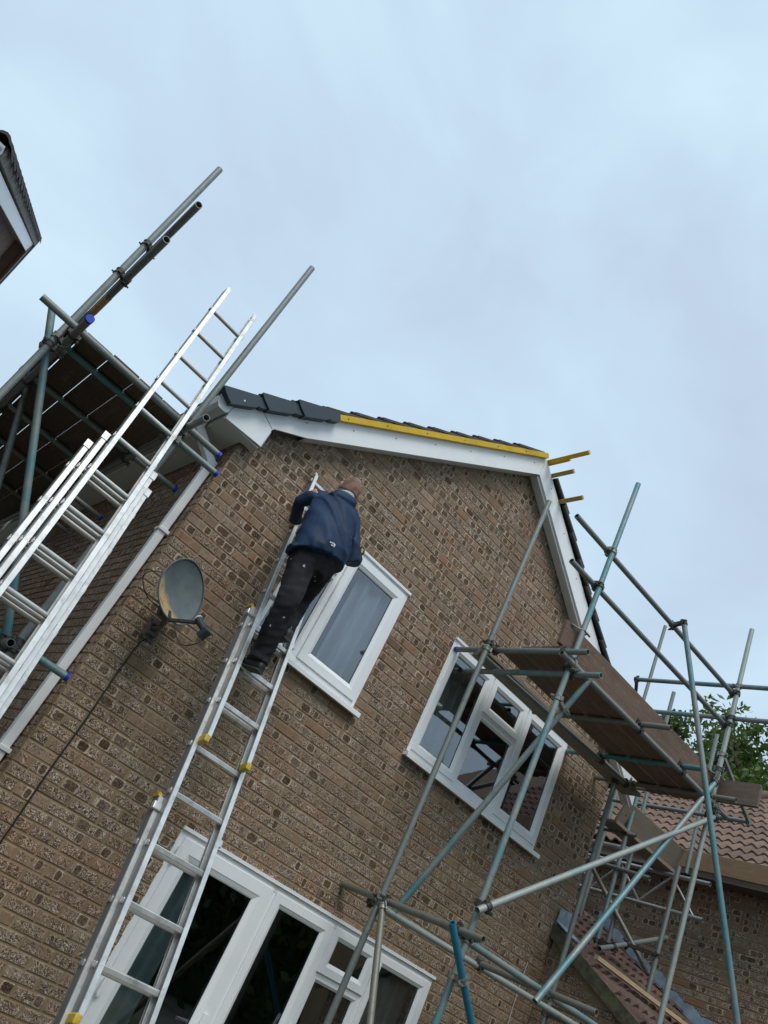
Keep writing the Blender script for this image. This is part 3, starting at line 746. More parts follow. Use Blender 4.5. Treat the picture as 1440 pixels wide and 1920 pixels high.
K2 = Tube(ls, 'ledger', (-1.368, -0.50, 2.362), (-1.368, 5.0, 2.362), M_GALV)
Q1 = Tube(ls, 'brace', (-0.50, 0.9, 2.2), (-0.50, 3.4, 4.2), M_TEAL)
Q2 = Tube(ls, 'brace', (-1.37, 0.9, 4.2), (-0.55, 0.9, 2.3), M_GALV)
for a, b in ((S1, G1), (S1, G2), (S1, LO), (S2, LI), (LO, X1), (LO, X2), (LI, X1), (LI, X2), (LO, X3), (LI, X3), (LI, X4), (LO, X4), (S3, LO), (S4, LI), (S3, G1), (S3, G2), (S1, B1), (S2, Y1), (K1, Y1), (S2, K1), (K1, B1), (S4, K1), (K1, Y2)):
    coupler(a, b)
m = MB(); m.pipe((-1.370, 0.08, 4.71), (-1.370, 0.40, 4.71), TR+0.0022, TR+0.0004, 20, 0.02)
ml = NM('printed_label'); pp = ml.pos()
st = ml.step(ml.noise(ml.n('ShaderNodeMapping', {'Vector': pp, 'Scale': (60, 190, 60)}).outputs[0], 1.0, 2), 0.46, 0.54)
ml.pbsdf(ml.mix(st, (0.50, 0.24, 0.05), (0.55, 0.46, 0.30)), 0.6)
m.build('printed_label', ml.m, G2.o)
ex = [-1.425, -1.323, -1.118, -0.905, -0.705, -0.492]
for i in range(5):
    y = -0.375 + random.uniform(-0.01, 0.01)
    for j, (a, b) in enumerate(((y, 1.62), (1.632, 3.4), (3.412, 5.3))):
        z = 4.1175 + random.uniform(0, 0.003)
        m = MB(); m.box((ex[i]+0.0035, a, z), (ex[i+1]-0.0035, b, z+0.038)); bevel(m.build('board', M_BOARD_L, ls), 0.004)

# ---- right-hand scaffold in front of the right half of the gable
rs_ = thing('scaffold', 'teal and grey tube scaffold with brown boarded deck across the right windows', 'scaffold', (4.0, -0.8, 0))
R0 = Tube(rs_, 'standard', (2.615, -0.50, 0), (2.658, -0.50, 6.08), M_GALV)
R1 = Tube(rs_, 'standard', (2.77, -1.20, 0), (2.960, -1.20, 6.41), M_TEAL)
R3 = Tube(rs_, 'standard', (5.20, -1.20, 0), (5.357, -1.20, 6.413), M_PALE)
R5 = Tube(rs_, 'standard', (5.02, -0.32, 0), (5.06, -0.32, 4.46), M_GALV)
RA = Tube(rs_, 'guard_rail', (2.425, -1.15, 5.585), (5.40, -1.15, 5.625), M_GALV)
RB = Tube(rs_, 'guard_rail', (2.555, -1.15, 5.20), (5.33, -1.15, 5.262), M_GALV)
RC = Tube(rs_, 'guard_rail', (5.36, 0.0, 5.765), (5.33, -2.2, 5.66), M_TEAL)
RD = Tube(rs_, 'guard_rail', (5.36, -0.20, 5.375), (5.33, -2.2, 5.31), M_TEAL)
L1 = Tube(rs_, 'ledger', (2.718, -1.240, 4.40), (5.50, -1.262, 4.40), M_GALV)
L0 = Tube(rs_, 'ledger', (2.717, -0.36, 4.40), (5.30, -0.45, 4.40), M_GALV)
T1 = Tube(rs_, 'transom', (2.741, -0.015, 4.452), (2.789, -1.425, 4.452), M_GALV, '0')
T1b = Tube(rs_, 'transom', (2.936, -0.03, 4.35), (2.975, -1.46, 4.36), M_TEAL)
T2 = Tube(rs_, 'transom', (3.818, -0.14, 4.452), (3.917, -1.526, 4.452), M_BROWNTUBE)
T3 = Tube(rs_, 'transom', (4.593, -0.02, 4.452), (4.632, -1.47, 4.452), M_TEALB)
T4 = Tube(rs_, 'transom', (5.148, -0.02, 4.452), (5.199, -1.484, 4.452), M_BROWNTUBE)
RK = Tube(rs_, 'raker', (4.09, -1.255, 5.655), (5.80, -2.55, 0.02), M_TEAL)
LA = Tube(rs_, 'transom', (2.66, -0.02, 2.275), (2.735, -1.42, 2.280), M_BROWNTUBE)
LB = Tube(rs_, 'ledger', (2.72, -0.32, 2.245), (5.30, -0.80, 2.235), M_PALE)
LC = Tube(rs_, 'ledger', (2.90, -1.135, 2.262), (5.40, -1.235, 2.240), M_TEAL)
LD = Tube(rs_, 'transom', (3.80, -0.30, 2.262), (3.845, -1.575, 2.268), M_BROWNTUBE)
B2 = Tube(rs_, 'brace', (3.115, -1.255, 4.42), (2.80, -0.50, 2.25), M_TEAL)
B3 = Tube(rs_, 'brace', (5.20, -1.26, 4.60), (3.62, -1.25, 2.16), M_TEAL)
B4 = Tube(rs_, 'brace', (2.765, -1.265, 2.435), (5.34, -1.265, 4.335), M_PALE)
PA = Tube(rs_, 'raker', (2.640, -0.545, 2.225), (2.30, -1.95, 0.02), M_BROWNTUBE)
PB = Tube(rs_, 'raker', (2.546, -1.300, 2.280), (5.020, -1.300, 0.01), M_BLUE)
# second little lift in the gap behind, standing on the lean-to
U6 = Tube(rs_, 'standard', (6.08, 0.11, 3.08), (6.10, 0.11, 4.75), M_TEAL)
U10 = Tube(rs_, 'standard', (6.38, -0.37, 2.85), (6.42, -0.37, 4.15), M_GALV)
U7 = Tube(rs_, 'standard', (6.90, 0.98, 3.3), (6.953, 0.983, 7.62), M_GALV)
U8 = Tube(rs_, 'standard', (6.40, 0.20, 3.2), (6.40, 0.204, 6.22), M_GALV)
U9 = Tube(rs_, 'standard', (7.10, -0.06, 4.3), (7.10, -0.06, 6.05), M_GALV)
V1 = Tube(rs_, 'ledger', (6.8, 0.90, 4.886), (6.8, -0.80, 4.898), M_GALV)
V2 = Tube(rs_, 'transom', (6.05, 0.75, 3.90), (6.10, -0.28, 3.86), M_GALV)
V3 = Tube(rs_, 'ledger', (5.85, -0.10, 3.02), (7.2, 0.05, 3.60), M_GALV)
V4 = Tube(rs_, 'brace', (6.30, 0.75, 4.05), (6.45, -0.30, 3.05), M_BROWNTUBE)
V5 = Tube(rs_, 'transom', (6.05, 0.9, 4.27), (6.10, 0.0, 4.26), M_GALV)
for a, b in ((R1, RA), (R1, RB), (R3, RA), (R3, RB), (R3, RC), (R3, RD), (RA, RK), (R1, L1), (R1, T1), (R0, T1), (R0, L0), (R1, T1b), (L1, T2), (L0, T2), (L1, T3), (L0, T3), (L1, T4), (L0, T4), (R5, L0), (R3, L1), (R1, B2), (R3, B3), (R1, B4), (R3, B4), (R0, LA), (R0, LB), (R1, LA), (R1, LC), (LC, LD), (LB, LD), (R0, PA), (R3, LC), (R5, LB), (U6, V2), (U10, V3), (U6, V3), (U7, RC), (U6, V5), (V1, R3)):
    coupler(a, b)
coupler(R1, PB, M_COUPLER2, at=(Vector((2.835, -1.20, 2.03)), Vector((2.818, -1.30, 2.03))))
# deck boards along x, with the board nearest the wall set a little lower
for i, (ya, yb) in enumerate(((-1.165, -0.950), (-0.934, -0.720), (-0.704, -0.489))):
    z = (4.478, 4.484, 4.479)[i]; m = MB(); m.box((2.79 + 0.015*i, ya, z), (5.46 - 0.03*i, yb, z+0.038)); bevel(m.build('board', M_BOARD_R, rs_), 0.004)
m = MB(); m.box((2.80, -0.395, 4.427), (5.42, -0.175, 4.465)); bevel(m.build('board', M_BOARD_P, rs_), 0.004)
m = MB(); m.box((2.755, -1.150, 4.523), (5.52, -1.112, 4.748)); bevel(m.build('toe_board', M_BOARD_R, rs_), 0.004)
m = MB(); m.box((5.43, -1.56, 4.515), (5.468, -0.30, 4.735)); bevel(m.build('toe_board', M_BOARD_Y, rs_), 0.004)
# band-and-plate clips that hold the toe boards
for x, z in ((2.905, 4.735), (5.325, 4.72)):
    m = MB(); m.path([(x-0.10, -1.158, z), (x-0.03, -1.175, z+0.004), (x+0.0, -1.228, z), (x+0.045, -1.212, z-0.004), (x+0.06, -1.170, z-0.006)], 0.008, 6); m.cyl((x+0.03, -1.225, z-0.006), (x+0.075, -1.225, z-0.008), 0.010, 6); m.build('board_clip', M_COUPLER2, rs_)
# aluminium lattice beam over the passage
lb = thing('lattice_beam', 'silver aluminium lattice beam behind the blue scaffold brace', 'beam', (7.0, 0.4, 3.8))
for z in (4.215, 3.832):
    m = MB(); m.pipe((7.0, 1.45, z), (7.0, -0.42, z), 0.024, 0.020, 16); m.build('chord', M_ALUG, lb)
yy = np.linspace(1.35, -0.30, 6)
for i in range(5):
    m = MB(); za, zb = (4.20, 3.85) if i % 2 == 0 else (3.85, 4.20); m.cyl((7.0, yy[i], za), (7.0, yy[i+1], zb), 0.013, 10); m.build('lattice_strut', M_ALUG, lb)
# loose pale boards above the passage
pb = thing('toe_board', 'pale wide board on edge above the passage between the houses', 'board', (6.4, 0.2, 4.3))
m = MB(); m.obox((6.55, 0.12, 4.45), (0.62, -0.02, 0.0), (0.0, 0.016, 0.006), (0.0, -0.045, 0.13)); bevel(m.build('board', M_BOARD_P, pb), 0.004)
pb = thing('deck_board', 'pale flat board lying under the toe board above the passage', 'board', (6.4, 0.2, 4.2))
m = MB(); m.obox((6.50, 0.20, 4.285), (0.66, -0.01, 0.0), (0.0, 0.12, 0.0), (0, 0, 0.019)); bevel(m.build('board', M_BOARD_P, pb), 0.004)

# ------------------------------------------------------------------ extension ladders
def ladder(name, label, xc, y_at, z_ref, slope, sections, rung0, plug=True):
    """sections: list of (half width, z0, z1, offset behind the front one)"""
    th = math.atan(slope); up = Vector((0, math.sin(th), math.cos(th))); nb = Vector((0, math.cos(th), -math.sin(th)))  # nb points to the wall
    base = Vector((xc, y_at - slope*z_ref, 0))
    t = thing(name, label, 'ladder', base)
    for si, (hw, z0, z1, off, foot) in enumerate(sections):
        sec = part_empty('ladder_section', t)
        def P(x, z, d=0.0): return Vector((xc + x, base.y, 0)) + up*(z/math.cos(th)) + nb*(off + d)
        for sgn in (-1, 1):
            a = P(sgn*hw, z0); b = P(sgn*hw, z1); m = MB()
            # channel-shaped stile: web plus two flanges
            m.obox((a+b)/2, up*((b-a).length/2), Vector((0.0045, 0, 0)), nb*0.030)
            c = (a+b)/2 - Vector((sgn*0.0125, 0, 0))
            m.obox(c - nb*0.0330, up*((b-a).length/2-0.001), Vector((0.0150, 0, 0)), nb*0.0030)
            m.obox(c + nb*0.0330, up*((b-a).length/2-0.001), Vector((0.0150, 0, 0)), nb*0.0030)
            if z1 == sections[0][2]:
                m.obox(b + up*0.016 - Vector((sgn*0.012, 0, 0)), up*0.020, Vector((0.012, 0, 0)), nb*0.018)
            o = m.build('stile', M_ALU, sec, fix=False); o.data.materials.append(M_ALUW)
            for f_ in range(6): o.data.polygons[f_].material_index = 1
            bevel(o, 0.0012)
            if foot:
                q = P(sgn*hw - sgn*0.006, z0); m = MB(); m.obox(q - up*0.012, Vector((0.019, 0, 0)), nb*0.039, up*0.024); bevel(m.build('foot', M_YELLOWP, sec), 0.008, 2)
            if z1 < sections[0][2] - 0.05 and not plug:
                q = P(sgn*hw - sgn*0.010, z1 - 0.010, -0.034); m = MB(); m.obox(q, Vector((0.021, 0, 0)), nb*0.006, up*0.030); bevel(m.build('guide_clamp', M_ALU, sec), 0.003, 2)
            if z1 < sections[0][2] - 0.05 and plug:
                q = P(sgn*hw - sgn*0.004, z1 - 0.06, -0.036); m = MB(); m.obox(q, Vector((0.028, 0, 0)), nb*0.016, up*0.022); bevel(m.build('guide_clamp', M_ALU, sec), 0.005, 2)
                q = P(sgn*hw, z1+0.004); m = MB(); m.obox(q, Vector((0.013, 0, 0)), nb*0.034, up*0.012); bevel(m.build('end_plug', M_YELLOWP if plug else M_ALUG, sec), 0.004)
        z = rung0
        while z - 0.283 > z0 + 0.06: z -= 0.283
        while z < z1 - 0.04:
            a = P(-hw, z); b = P(hw, z); m = MB()
            m.obox((a+b)/2, Vector((hw+0.012, 0, 0)), Vector((0, 0.0155, 0)), Vector((0, 0, 0.0145)))
            bevel(m.build('rung', M_ALU if plug else M_ALUR, sec), 0.004 if plug else 0.011, 2 if plug else 3)
            for sgn in (-1, 1):
                q = P(sgn*(hw+0.009), z); m = MB(); m.obox(q, Vector((0.0025, 0, 0)), nb*0.014, up*0.018); m.build('rung_flare', M_ALUG, sec)
            z += 0.283
    return t
ladder('extension_ladder', 'three-section aluminium ladder against the brick gable carrying the man', 0.815, -0.03, 4.727, 0.325,
       [(0.175, 2.46, 4.74, 0.0, True), (0.203, 1.08, 3.42, 0.068, True), (0.232, 0.0, 2.10, 0.136, False)], 2.984)
ladder('extension_ladder', 'dented triple aluminium ladder leaning on the left scaffold deck', -0.682, -0.52, 4.06, 0.272,
       [(0.148, 0.9, 5.29, 0.0, False), (0.192, 0.4, 3.60, 0.060, False), (0.234, 0.0, 3.52, 0.120, False)], 3.90, plug=False)

# ------------------------------------------------------------------ lean-to between the houses
def lz(y): return 2.98 + 0.49*y
lt = thing('lean_to', 'low lean-to with brown tiled roof between the house and the right-hand wall', 'lean-to', (6.5, -1.0, 0))
mb = MB(); mb.box((5.26, -2.6, 0), (5.46, -0.012, 1.60)); mb.add([(5.26,-2.6,1.6),(5.46,-2.6,1.6),(5.46,-.012,1.6),(5.26,-.012,1.6),(5.26,-2.6,lz(-2.6)-.12),(5.46,-2.6,lz(-2.6)-.12),(5.46,-.012,lz(-.012)-.12),(5.26,-.012,lz(-.012)-.12)], [(4,5,6,7),(0,1,5,4),(1,2,6,5),(2,3,7,6),(3,0,4,7)])
lw = mb.build('wall', M_MORTAR, lt)
lay_bricks([(lw, Vector((5.26, 0, 0)), Vector((0, -1, 0)), Vector((-1, 0, 0)), brick_rects(0.0, 2.6, 0.6, 3.0, top=lambda u: lz(-u)-0.17))], MB_BRICK, 40)
def pan_tile(mat, w=0.30, Lh=0.36, name='roof_tile'):
    """double-roll concrete tile: +x up the slope, +y across"""
    m = MB(); n = 13; pr = []
    for i in range(n):
        t = i/(n-1); y = (t-0.5)*w
        z = 0.044*math.cos((t-0.24)*math.pi/0.40) if abs(t-0.24) < 0.20 else 0.0
        if abs(t-0.74) < 0.20: z = 0.044*math.cos((t-0.74)*math.pi/0.40)
        pr.append((y, z - 0.008*math.sin(t*math.pi)))
    V = []
    for x in (0.0, Lh):
        V += [(x, y, z + 0.024) for y, z in pr]; V += [(x, y, z + 0.002) for y, z in pr]
    F = []
    for i in range(n-1):
        F += [(i, i+1, 2*n+i+1, 2*n+i), (i+1, i, n+i, n+i+1)]
    F += [(0, 2*n, 3*n, n), (n-1, 2*n-1, 4*n-1, 3*n-1)]
    m.add(V, F); return m.mesh(name, mat)
def tile_mat(name, c0, c1, c2):
    m = NM(name); p = m.pos(); rnd = m.n('ShaderNodeObjectInfo').outputs['Random']
    c = m.mix(rnd, c0, c1); c = m.mix(m.math('MULTIPLY', m.step(m.noise(p, 9, 5, 0.7), 0.48, 0.72), 0.6), c, c2)
    c = m.mix(m.math('MULTIPLY', m.step(m.noise(p, 55, 3, 0.7), 0.60, 0.70), 0.6), c, (0.42, 0.35, 0.30))
    return m.pbsdf(c, 0.9, 0, bump=m.noise(p, 70, 4), bstr=0.4, bdist=0.006, Specular_IOR_Level=0.25)
M_TILE_R = tile_mat('brown_concrete_tile', (0.150, 0.100, 0.078), (0.215, 0.146, 0.113), (0.085, 0.063, 0.050))
M_TILE_L = tile_mat('red_brown_tile', (0.098, 0.062, 0.049), (0.145, 0.094, 0.074), (0.055, 0.041, 0.034))
TL = pan_tile(M_TILE_L); TRR = pan_tile(M_TILE_R)
al = math.atan(0.49)
mb = MB(); mb.add([(5.22,-2.7,lz(-2.7)-.03),(7.88,-2.7,lz(-2.7)-.03),(7.88,-.013,lz(-.013)-.03),(5.22,-.013,lz(-.013)-.03)], [(0,1,2,3)])
mb.add([(5.42,-.013,lz(-.013)-.03),(7.88,-.013,lz(-.013)-.03),(7.88,2.6,lz(2.6)-.03),(5.42,2.6,lz(2.6)-.03)], [(0,1,2,3)])
lroof = mb.build('roof', M_TILE_L, lt, fix=False)
for k in range(16):
    s = -2.75 + 0.315*k*math.cos(al)
    for c in range(9):
        x = 5.36 + 0.30*c + (0.0 if k % 2 else 0.0)
        if s > -0.36 and x < 5.6: continue
        if s > 2.3: continue
        o = Vector((x, s, lz(s) - 0.012)); sx = Vector((0, math.cos(al), math.sin(al) - 0.10)).normalized(); yy_ = Vector((1, 0, 0)); n_ = yy_.cross(sx).normalized()
        Mx = Matrix.Identity(4)
        for i in range(3): Mx[i][0] = sx[i]; Mx[i][1] = yy_[i]; Mx[i][2] = n_[i]; Mx[i][3] = o[i]
        inst('roof_tile', TL, Mx, lroof)
M_MOSS = simple('mossy_verge_board', (0.085, 0.080, 0.050), 0.9, 0, 0.4, 14, bump=0.3, dirt=(0.12, 0.13, 0.03), dscale=9, damt=0.7)
mb = MB(); mb.add([(x, y, lz(y) + dz) for y in (-2.75, -0.014) for x, dz in ((5.195, -0.115), (5.215, -0.115), (5.215, 0.012), (5.195, 0.012))], [(0,1,2,3),(7,6,5,4),(0,4,5,1),(1,5,6,2),(2,6,7,3),(3,7,4,0)])
mb.build('verge_board', M_MOSS, lt)
mb = MB(); mb.bar((5.30, -0.47, 2.845), (7.86, -0.60, 2.775), 0.045, 0.035)
tl_ = mb.build('timber_length', wood_material('sawn_timber', (0.46, 0.34, 0.20), (0.62, 0.48, 0.30), 0)); tag(tl_, 'pale sawn timber lying across the lean-to roof under the scaffold poles', 'timber')
# lead: an apron piece on the gable corner and stepped flashing up the right wall
mb = MB(); mb.obox((5.305, -0.026, 3.045), (0.100, 0, 0.01), (0, 0.004, 0), (-0.006, -0.012, 0.100)); mb.obox((5.315, -0.105, 2.972), (0.105, 0, 0), (0, 0.095, 0.0465), (0, -0.002, 0.004)); mb.build('lead_flashing', M_LEAD, lt)
mb = MB()
nst = 16
for k in range(nst):
    y0 = -2.2 + 0.225*k; y1 = y0 + 0.215 + 0.03
    zt = math.ceil((lz(y1)+0.10)/0.075)*0.075
    mb.add([(7.882-0.003*(k % 2), y0, lz(y0)+0.02), (7.882-0.003*(k % 2), y1, lz(y1)+0.02), (7.882-0.003*(k % 2), y1, zt), (7.882-0.003*(k % 2), y1-0.09, zt), (7.882-0.003*(k % 2), y0, zt-0.10)], [(0,1,2,3,4)])
    mb.add([(7.882, y0, lz(y0)+0.022), (7.882, y1, lz(y1)+0.022), (7.70, y1, lz(y1)+0.050), (7.70, y0, lz(y0)+0.050)], [(0,1,2,3)])
o = mb.build('step_flashing', M_LEAD, lt, fix=False); so = o.modifiers.new('s', 'SOLIDIFY'); so.thickness = 0.004

# ------------------------------------------------------------------ house on the right: side wall and tiled roof
rh = thing('neighbour_house', 'brown brick house on the right with brown tiled roof', 'house', (9, 0, 0))
XR = 7.9
mb = MB(); mb.box((XR, -6, 0), (XR+0.25, 6.0, 4.62)); rw = mb.build('wall', M_MORTAR, rh)
MB_BRICK2 = brick_material('weathered_brick_dull', (1.04, 1.04, 1.02))
lay_bricks([(rw, Vector((XR, 3.0, 0)), Vector((0, -1, 0)), Vector((-1, 0, 0)), brick_rects(0.0, 8.0, 1.2, 4.60))], MB_BRICK2, 220)
EX, EZ, RP = 7.58, 4.66, 0.70
ar = math.atan(RP)
mb = MB(); mb.prism_ax([(EX, EZ-0.03), (10.75, EZ-0.03+RP*(10.75-EX)), (13.9, EZ-0.03), (13.9, EZ-0.10), (10.75, EZ-0.10+RP*(10.75-EX)), (EX, EZ-0.10)], lambda a, b, t: (a, t, b), -6.2, 6.2)
rroof = mb.build('roof', M_TILE_R, rh)
ntile = int((10.75-EX)/math.cos(ar)/0.315)
TB = []
for k in range(ntile+1):
    s = -0.05 + 0.315*k
    for c in range(32):
        y = 5.2 - 0.30*c
        if y < -4.2: continue
        o = Vector((EX + s*math.cos(ar), y, EZ + s*math.sin(ar) - 0.012))
        q = px(o)
        sx = Vector((math.cos(ar), 0, math.sin(ar) - 0.10)).normalized(); yy_ = Vector((0, -1, 0)); n_ = sx.cross(yy_).normalized()
        if n_.z < 0: n_ = -n_; 
        Mx = Matrix.Identity(4)
        for i in range(3): Mx[i][0] = sx[i]; Mx[i][1] = yy_[i]; Mx[i][2] = n_[i]; Mx[i][3] = o[i]
        if q and -40 < q[0] < 2300 and q[1] < 2300: inst('roof_tile', TRR, Mx, rroof)
mb = MB(); mb.cyl((10.75, -6.2, EZ+RP*(10.75-EX)-0.02), (10.75, 6.2, EZ+RP*(10.75-EX)-0.02), 0.12, 16); mb.build('ridge_tile', M_TILE_R, rroof)
mb = MB(); mb.box((EX+0.02, -6.2, EZ-0.20), (EX+0.05, 6.2, EZ-0.02)); mb.build('fascia', M_UPVC2, rh)
mb = MB(); mb.box((EX+0.051, -6.2, EZ-0.195), (XR-0.014, 6.2, EZ-0.18)); mb.build('soffit', simple('brown_soffit', (0.10, 0.075, 0.06), 0.7), rh)
M_GREYG = simple('grey_gutter', (0.36, 0.34, 0.31), 0.6, 0, 0.15, 6, dirt=(0.2, 0.19, 0.17), damt=0.5)
mb = MB(); R_ = [[(EX-0.045 + 0.056*math.cos(a), y, EZ-0.085 + 0.056*math.sin(a)) for a in np.linspace(math.pi, 2*math.pi, 9)] for y in (-6.2, 6.2)]
mb.add(R_[0] + R_[1], [(i, i+1, 9+i+1, 9+i) for i in range(8)], True); o = mb.build('gutter', M_GREYG, rh, fix=False); so = o.modifiers.new('s', 'SOLIDIFY'); so.thickness = 0.006
tb = MB(); tb.box((7.445, -4.0, 4.475), (7.480, 0.27, 4.690)); o = tb.build('plank', M_TAN); bevel(o, 0.004); tag(o, 'long tan plank on edge along the eave of the right-hand roof', 'plank')

# ------------------------------------------------------------------ satellite dish on the gable
sdish = thing('satellite_dish', 'grey satellite dish with rust stains on the brick gable', 'satellite dish', (0.25, 0, 2.95))
dc = Vector((0.175, -0.31, 3.225)); dn = Vector((0.30, -0.93, 0.22)).normalized()
dr = dn.cross(Vector((0, 0, 1))).normalized(); du = dr.cross(dn).normalized()
if du.z < 0: du = -du
def dish_pt(r, a, off=0.0):
    ww = 0.205*(1.0 - 0.10*math.sin(a)); hh = 0.225
    return dc + dr*(r*ww*math.cos(a)) + du*(r*hh*math.sin(a)) + dn*(0.052*r*r - 0.052 + off)
NR, NA = 12, 48
V = [dish_pt(0, 0)] + [dish_pt(i/NR, 2*math.pi*k/NA) for i in range(1, NR+1) for k in range(NA)]
F = [(0, 1+k, 1+(k+1) % NA) for k in range(NA)]
for i in range(NR-1):
    for k in range(NA): F.append((1+i*NA+k, 1+(i+1)*NA+k, 1+(i+1)*NA+(k+1) % NA, 1+i*NA+(k+1) % NA))
md = NM('dish_paint'); p_ = md.pos()
lp = md.n('ShaderNodeVectorMath', {0: p_, 1: tuple(dc)}, operation='SUBTRACT').outputs[0]
lx = md.n('ShaderNodeVectorMath', {0: lp, 1: tuple(dr)}, operation='DOT_PRODUCT').outputs['Value']
lu = md.n('ShaderNodeVectorMath', {0: lp, 1: tuple(du)}, operation='DOT_PRODUCT').outputs['Value']
lu_ = lu; c_ = md.mix(md.step(md.noise(p_, 9, 4), 0.35, 0.7), (0.088, 0.118, 0.124), (0.130, 0.160, 0.165))
SGN = 1 if dr.x > 0 else -1
edge = md.math('ADD', md.math('MULTIPLY', lx, -0.75*SGN), md.math('MULTIPLY', lu_, -1.15))
edge = md.math('ADD', edge, md.math('MULTIPLY', md.math('SUBTRACT', md.noise(p_, 14, 3), 0.5), 0.09))
c_ = md.mix(md.step(edge, 0.115, 0.19), c_, (0.46, 0.33, 0.17))
c_ = md.mix(md.math('MULTIPLY', md.step(md.noise(p_, 26, 4, 0.7), 0.52, 0.66), md.step(edge, 0.125, 0.19)), c_, (0.23, 0.075, 0.02))
md.pbsdf(c_, 0.62, 0, bump=md.noise(p_, 60, 3), bstr=0.06, bdist=0.003)
mb = MB(); mb.add(V, F, True); o = mb.build('reflector', md.m, sdish, fix=False); so = o.modifiers.new('s', 'SOLIDIFY'); so.thickness = 0.004; so.offset = 0
M_DISHD = simple('dark_grey_plastic', (0.035, 0.042, 0.048), 0.5)
M_BRKT = simple('bracket_steel', (0.13, 0.12, 0.11), 0.6, 0.3, 0.25, 30, dirt=(0.13, 0.07, 0.04), dscale=14, damt=0.6)
rim_ = MB(); rim_.path([dish_pt(1.0, 2*math.pi*k/40, 0.004) for k in range(41)], 0.0055, 6); rim_.build('rim', simple('dish_rim', (0.10, 0.13, 0.13), 0.6), sdish)
bot = dish_pt(0.97, -math.pi/2); lnb = bot + dn*0.235 - du*0.010 + dr*(-0.05 if dr.x < 0 else 0.05)
mb = MB(); mb.bar(dish_pt(0.55, -math.pi/2, -0.02), bot + dn*0.012 - du*0.010, 0.024, 0.02); mb.bar(bot - du*0.010, lnb - dn*0.01, 0.022, 0.018); mb.build('feed_arm', M_DISHD, sdish)
aim = (dc - lnb).normalized()
mb = MB(); mb.cyl(lnb - aim*0.075, lnb + aim*0.030, 0.021, 16, 0.026); mb.obox(lnb - aim*0.088 - Vector((0, 0, .014)), aim*0.020, dr*0.026, aim.cross(dr)*0.036); bevel(mb.build('lnb', M_DISHD, sdish), 0.004)
mb = MB(); mb.cyl(lnb + aim*0.028, lnb + aim*0.036, 0.030, 18); mb.build('lnb_cap', simple('lnb_face', (0.6, 0.6, 0.58), 0.5), sdish)
mb = MB(); back = dc - dn*0.115 - du*0.10
mb.path([(0.255, -0.03, 2.985), (0.25, -0.12, 2.99), (0.225, -0.20, 3.03), tuple(back - du*0.06), tuple(back + du*0.10)], 0.0185, 12, sub=5)
mb.build('mast_arm', M_BRKT, sdish)
mb = MB(); mb.box((0.195, -0.020, 2.90), (0.305, -0.010, 3.06)); mb.box((0.225, -0.065, 2.935), (0.285, -0.021, 2.955)); mb.box((0.225, -0.065, 3.01), (0.285, -0.021, 3.03)); 
mb2 = MB(); mb2.obox(dc - dn*0.085 - du*0.06, dr*0.05, du*0.07, dn*0.016); mb2.build('back_plate', M_BRKT, sdish)
for (a, b) in ((0.21, 2.92), (0.29, 2.92), (0.21, 3.04), (0.29, 3.04)): mb.cyl((a, -0.03, b), (a, -0.019, b), 0.008, 6)
mb.build('wall_bracket', M_BRKT, sdish)
M_CABLE = simple('black_cable', (0.010, 0.010, 0.011), 0.55)
mb = MB(); pa = lnb - aim*0.09 - Vector((0, 0, 0.045)); pbb = bot - du*0.01 + dn*0.10
mb.path([pa, pa + Vector((-0.01, 0, -0.05)), (pa+pbb)/2 + Vector((0, 0, -0.115)), pbb + Vector((0.0, 0, -0.055)), pbb], 0.0035, 6, sub=6)
q0 = dish_pt(1.0, math.pi*0.99, -0.02) if SGN > 0 else dish_pt(1.0, 0.01, -0.02)
q1 = back - du*0.04
mb.path([q0, q0 + Vector((-0.055, 0.02, -0.03)), q0 + Vector((-0.07, 0.03, -0.09)), (q0+q1)/2 + Vector((-0.055, 0.02, -0.075)), q1], 0.0035, 6, sub=6)
mb.build('coaxial_loop', M_CABLE, sdish)
pts = [(0.250, -0.045, 2.90), (0.232, -0.016, 2.865)] + [(0.226 - 0.006*(2.8-z) + 0.003*math.sin(z*9), -0.0165, z) for z in np.linspace(2.8, 0.25, 26)]
mb = MB(); mb.path(pts, 0.0055, 6); o = mb.build('cable', M_CABLE); tag(o, 'black cable running down the brick wall below the satellite dish', 'cable')
pts = [(4.99 + 0.012*math.sin(z*5), -0.017, z) for z in np.linspace(2.56, 0.3, 22)]
mb = MB(); mb.path(pts, 0.004, 6); o = mb.build('cable', simple('white_wire', (0.55, 0.53, 0.47), 0.6)); tag(o, 'thin white wire down the gable beside the lean-to', 'cable')

# ------------------------------------------------------------------ gable end of the house at top left (its gable faces +x)
nh = thing('neighbour_house', 'brown gable end with white barge board and grey tiles at the top left', 'house', (-2.7, 4, 0))
M_BRNW = simple('brown_boarded_wall', (0.150, 0.075, 0.052), 0.85, 0, 0.3, 9, bump=0.3)
M_BRNS = simple('brown_soffit_board', (0.215, 0.150, 0.118), 0.6, 0, 0.08)
RY, FS = 5.40, 0.74                                   # ridge position and fall of the far slope
def ntop(y): return 5.01 + 0.51*y if y <= RY else 5.01 + 0.51*RY - FS*(y - RY)
def nbar(y): return 4.862 + 0.508*y if y <= RY else 4.862 + 0.508*RY - FS*(y - RY)
def yz(poly, x0, x1, name, mat, par):
    m = MB(); m.prism_ax(poly, lambda a_, b_, t: (t, a_, b_), x0, x1); return m.build(name, mat, par)
YF = 8.6
yz([(0.45, 0.0), (0.45, nbar(0.45)-0.12), (RY, nbar(RY)-0.12), (YF, nbar(YF)-0.12), (YF, 0.0)], -2.62, -8.0, 'wall', M_BRNW, nh)
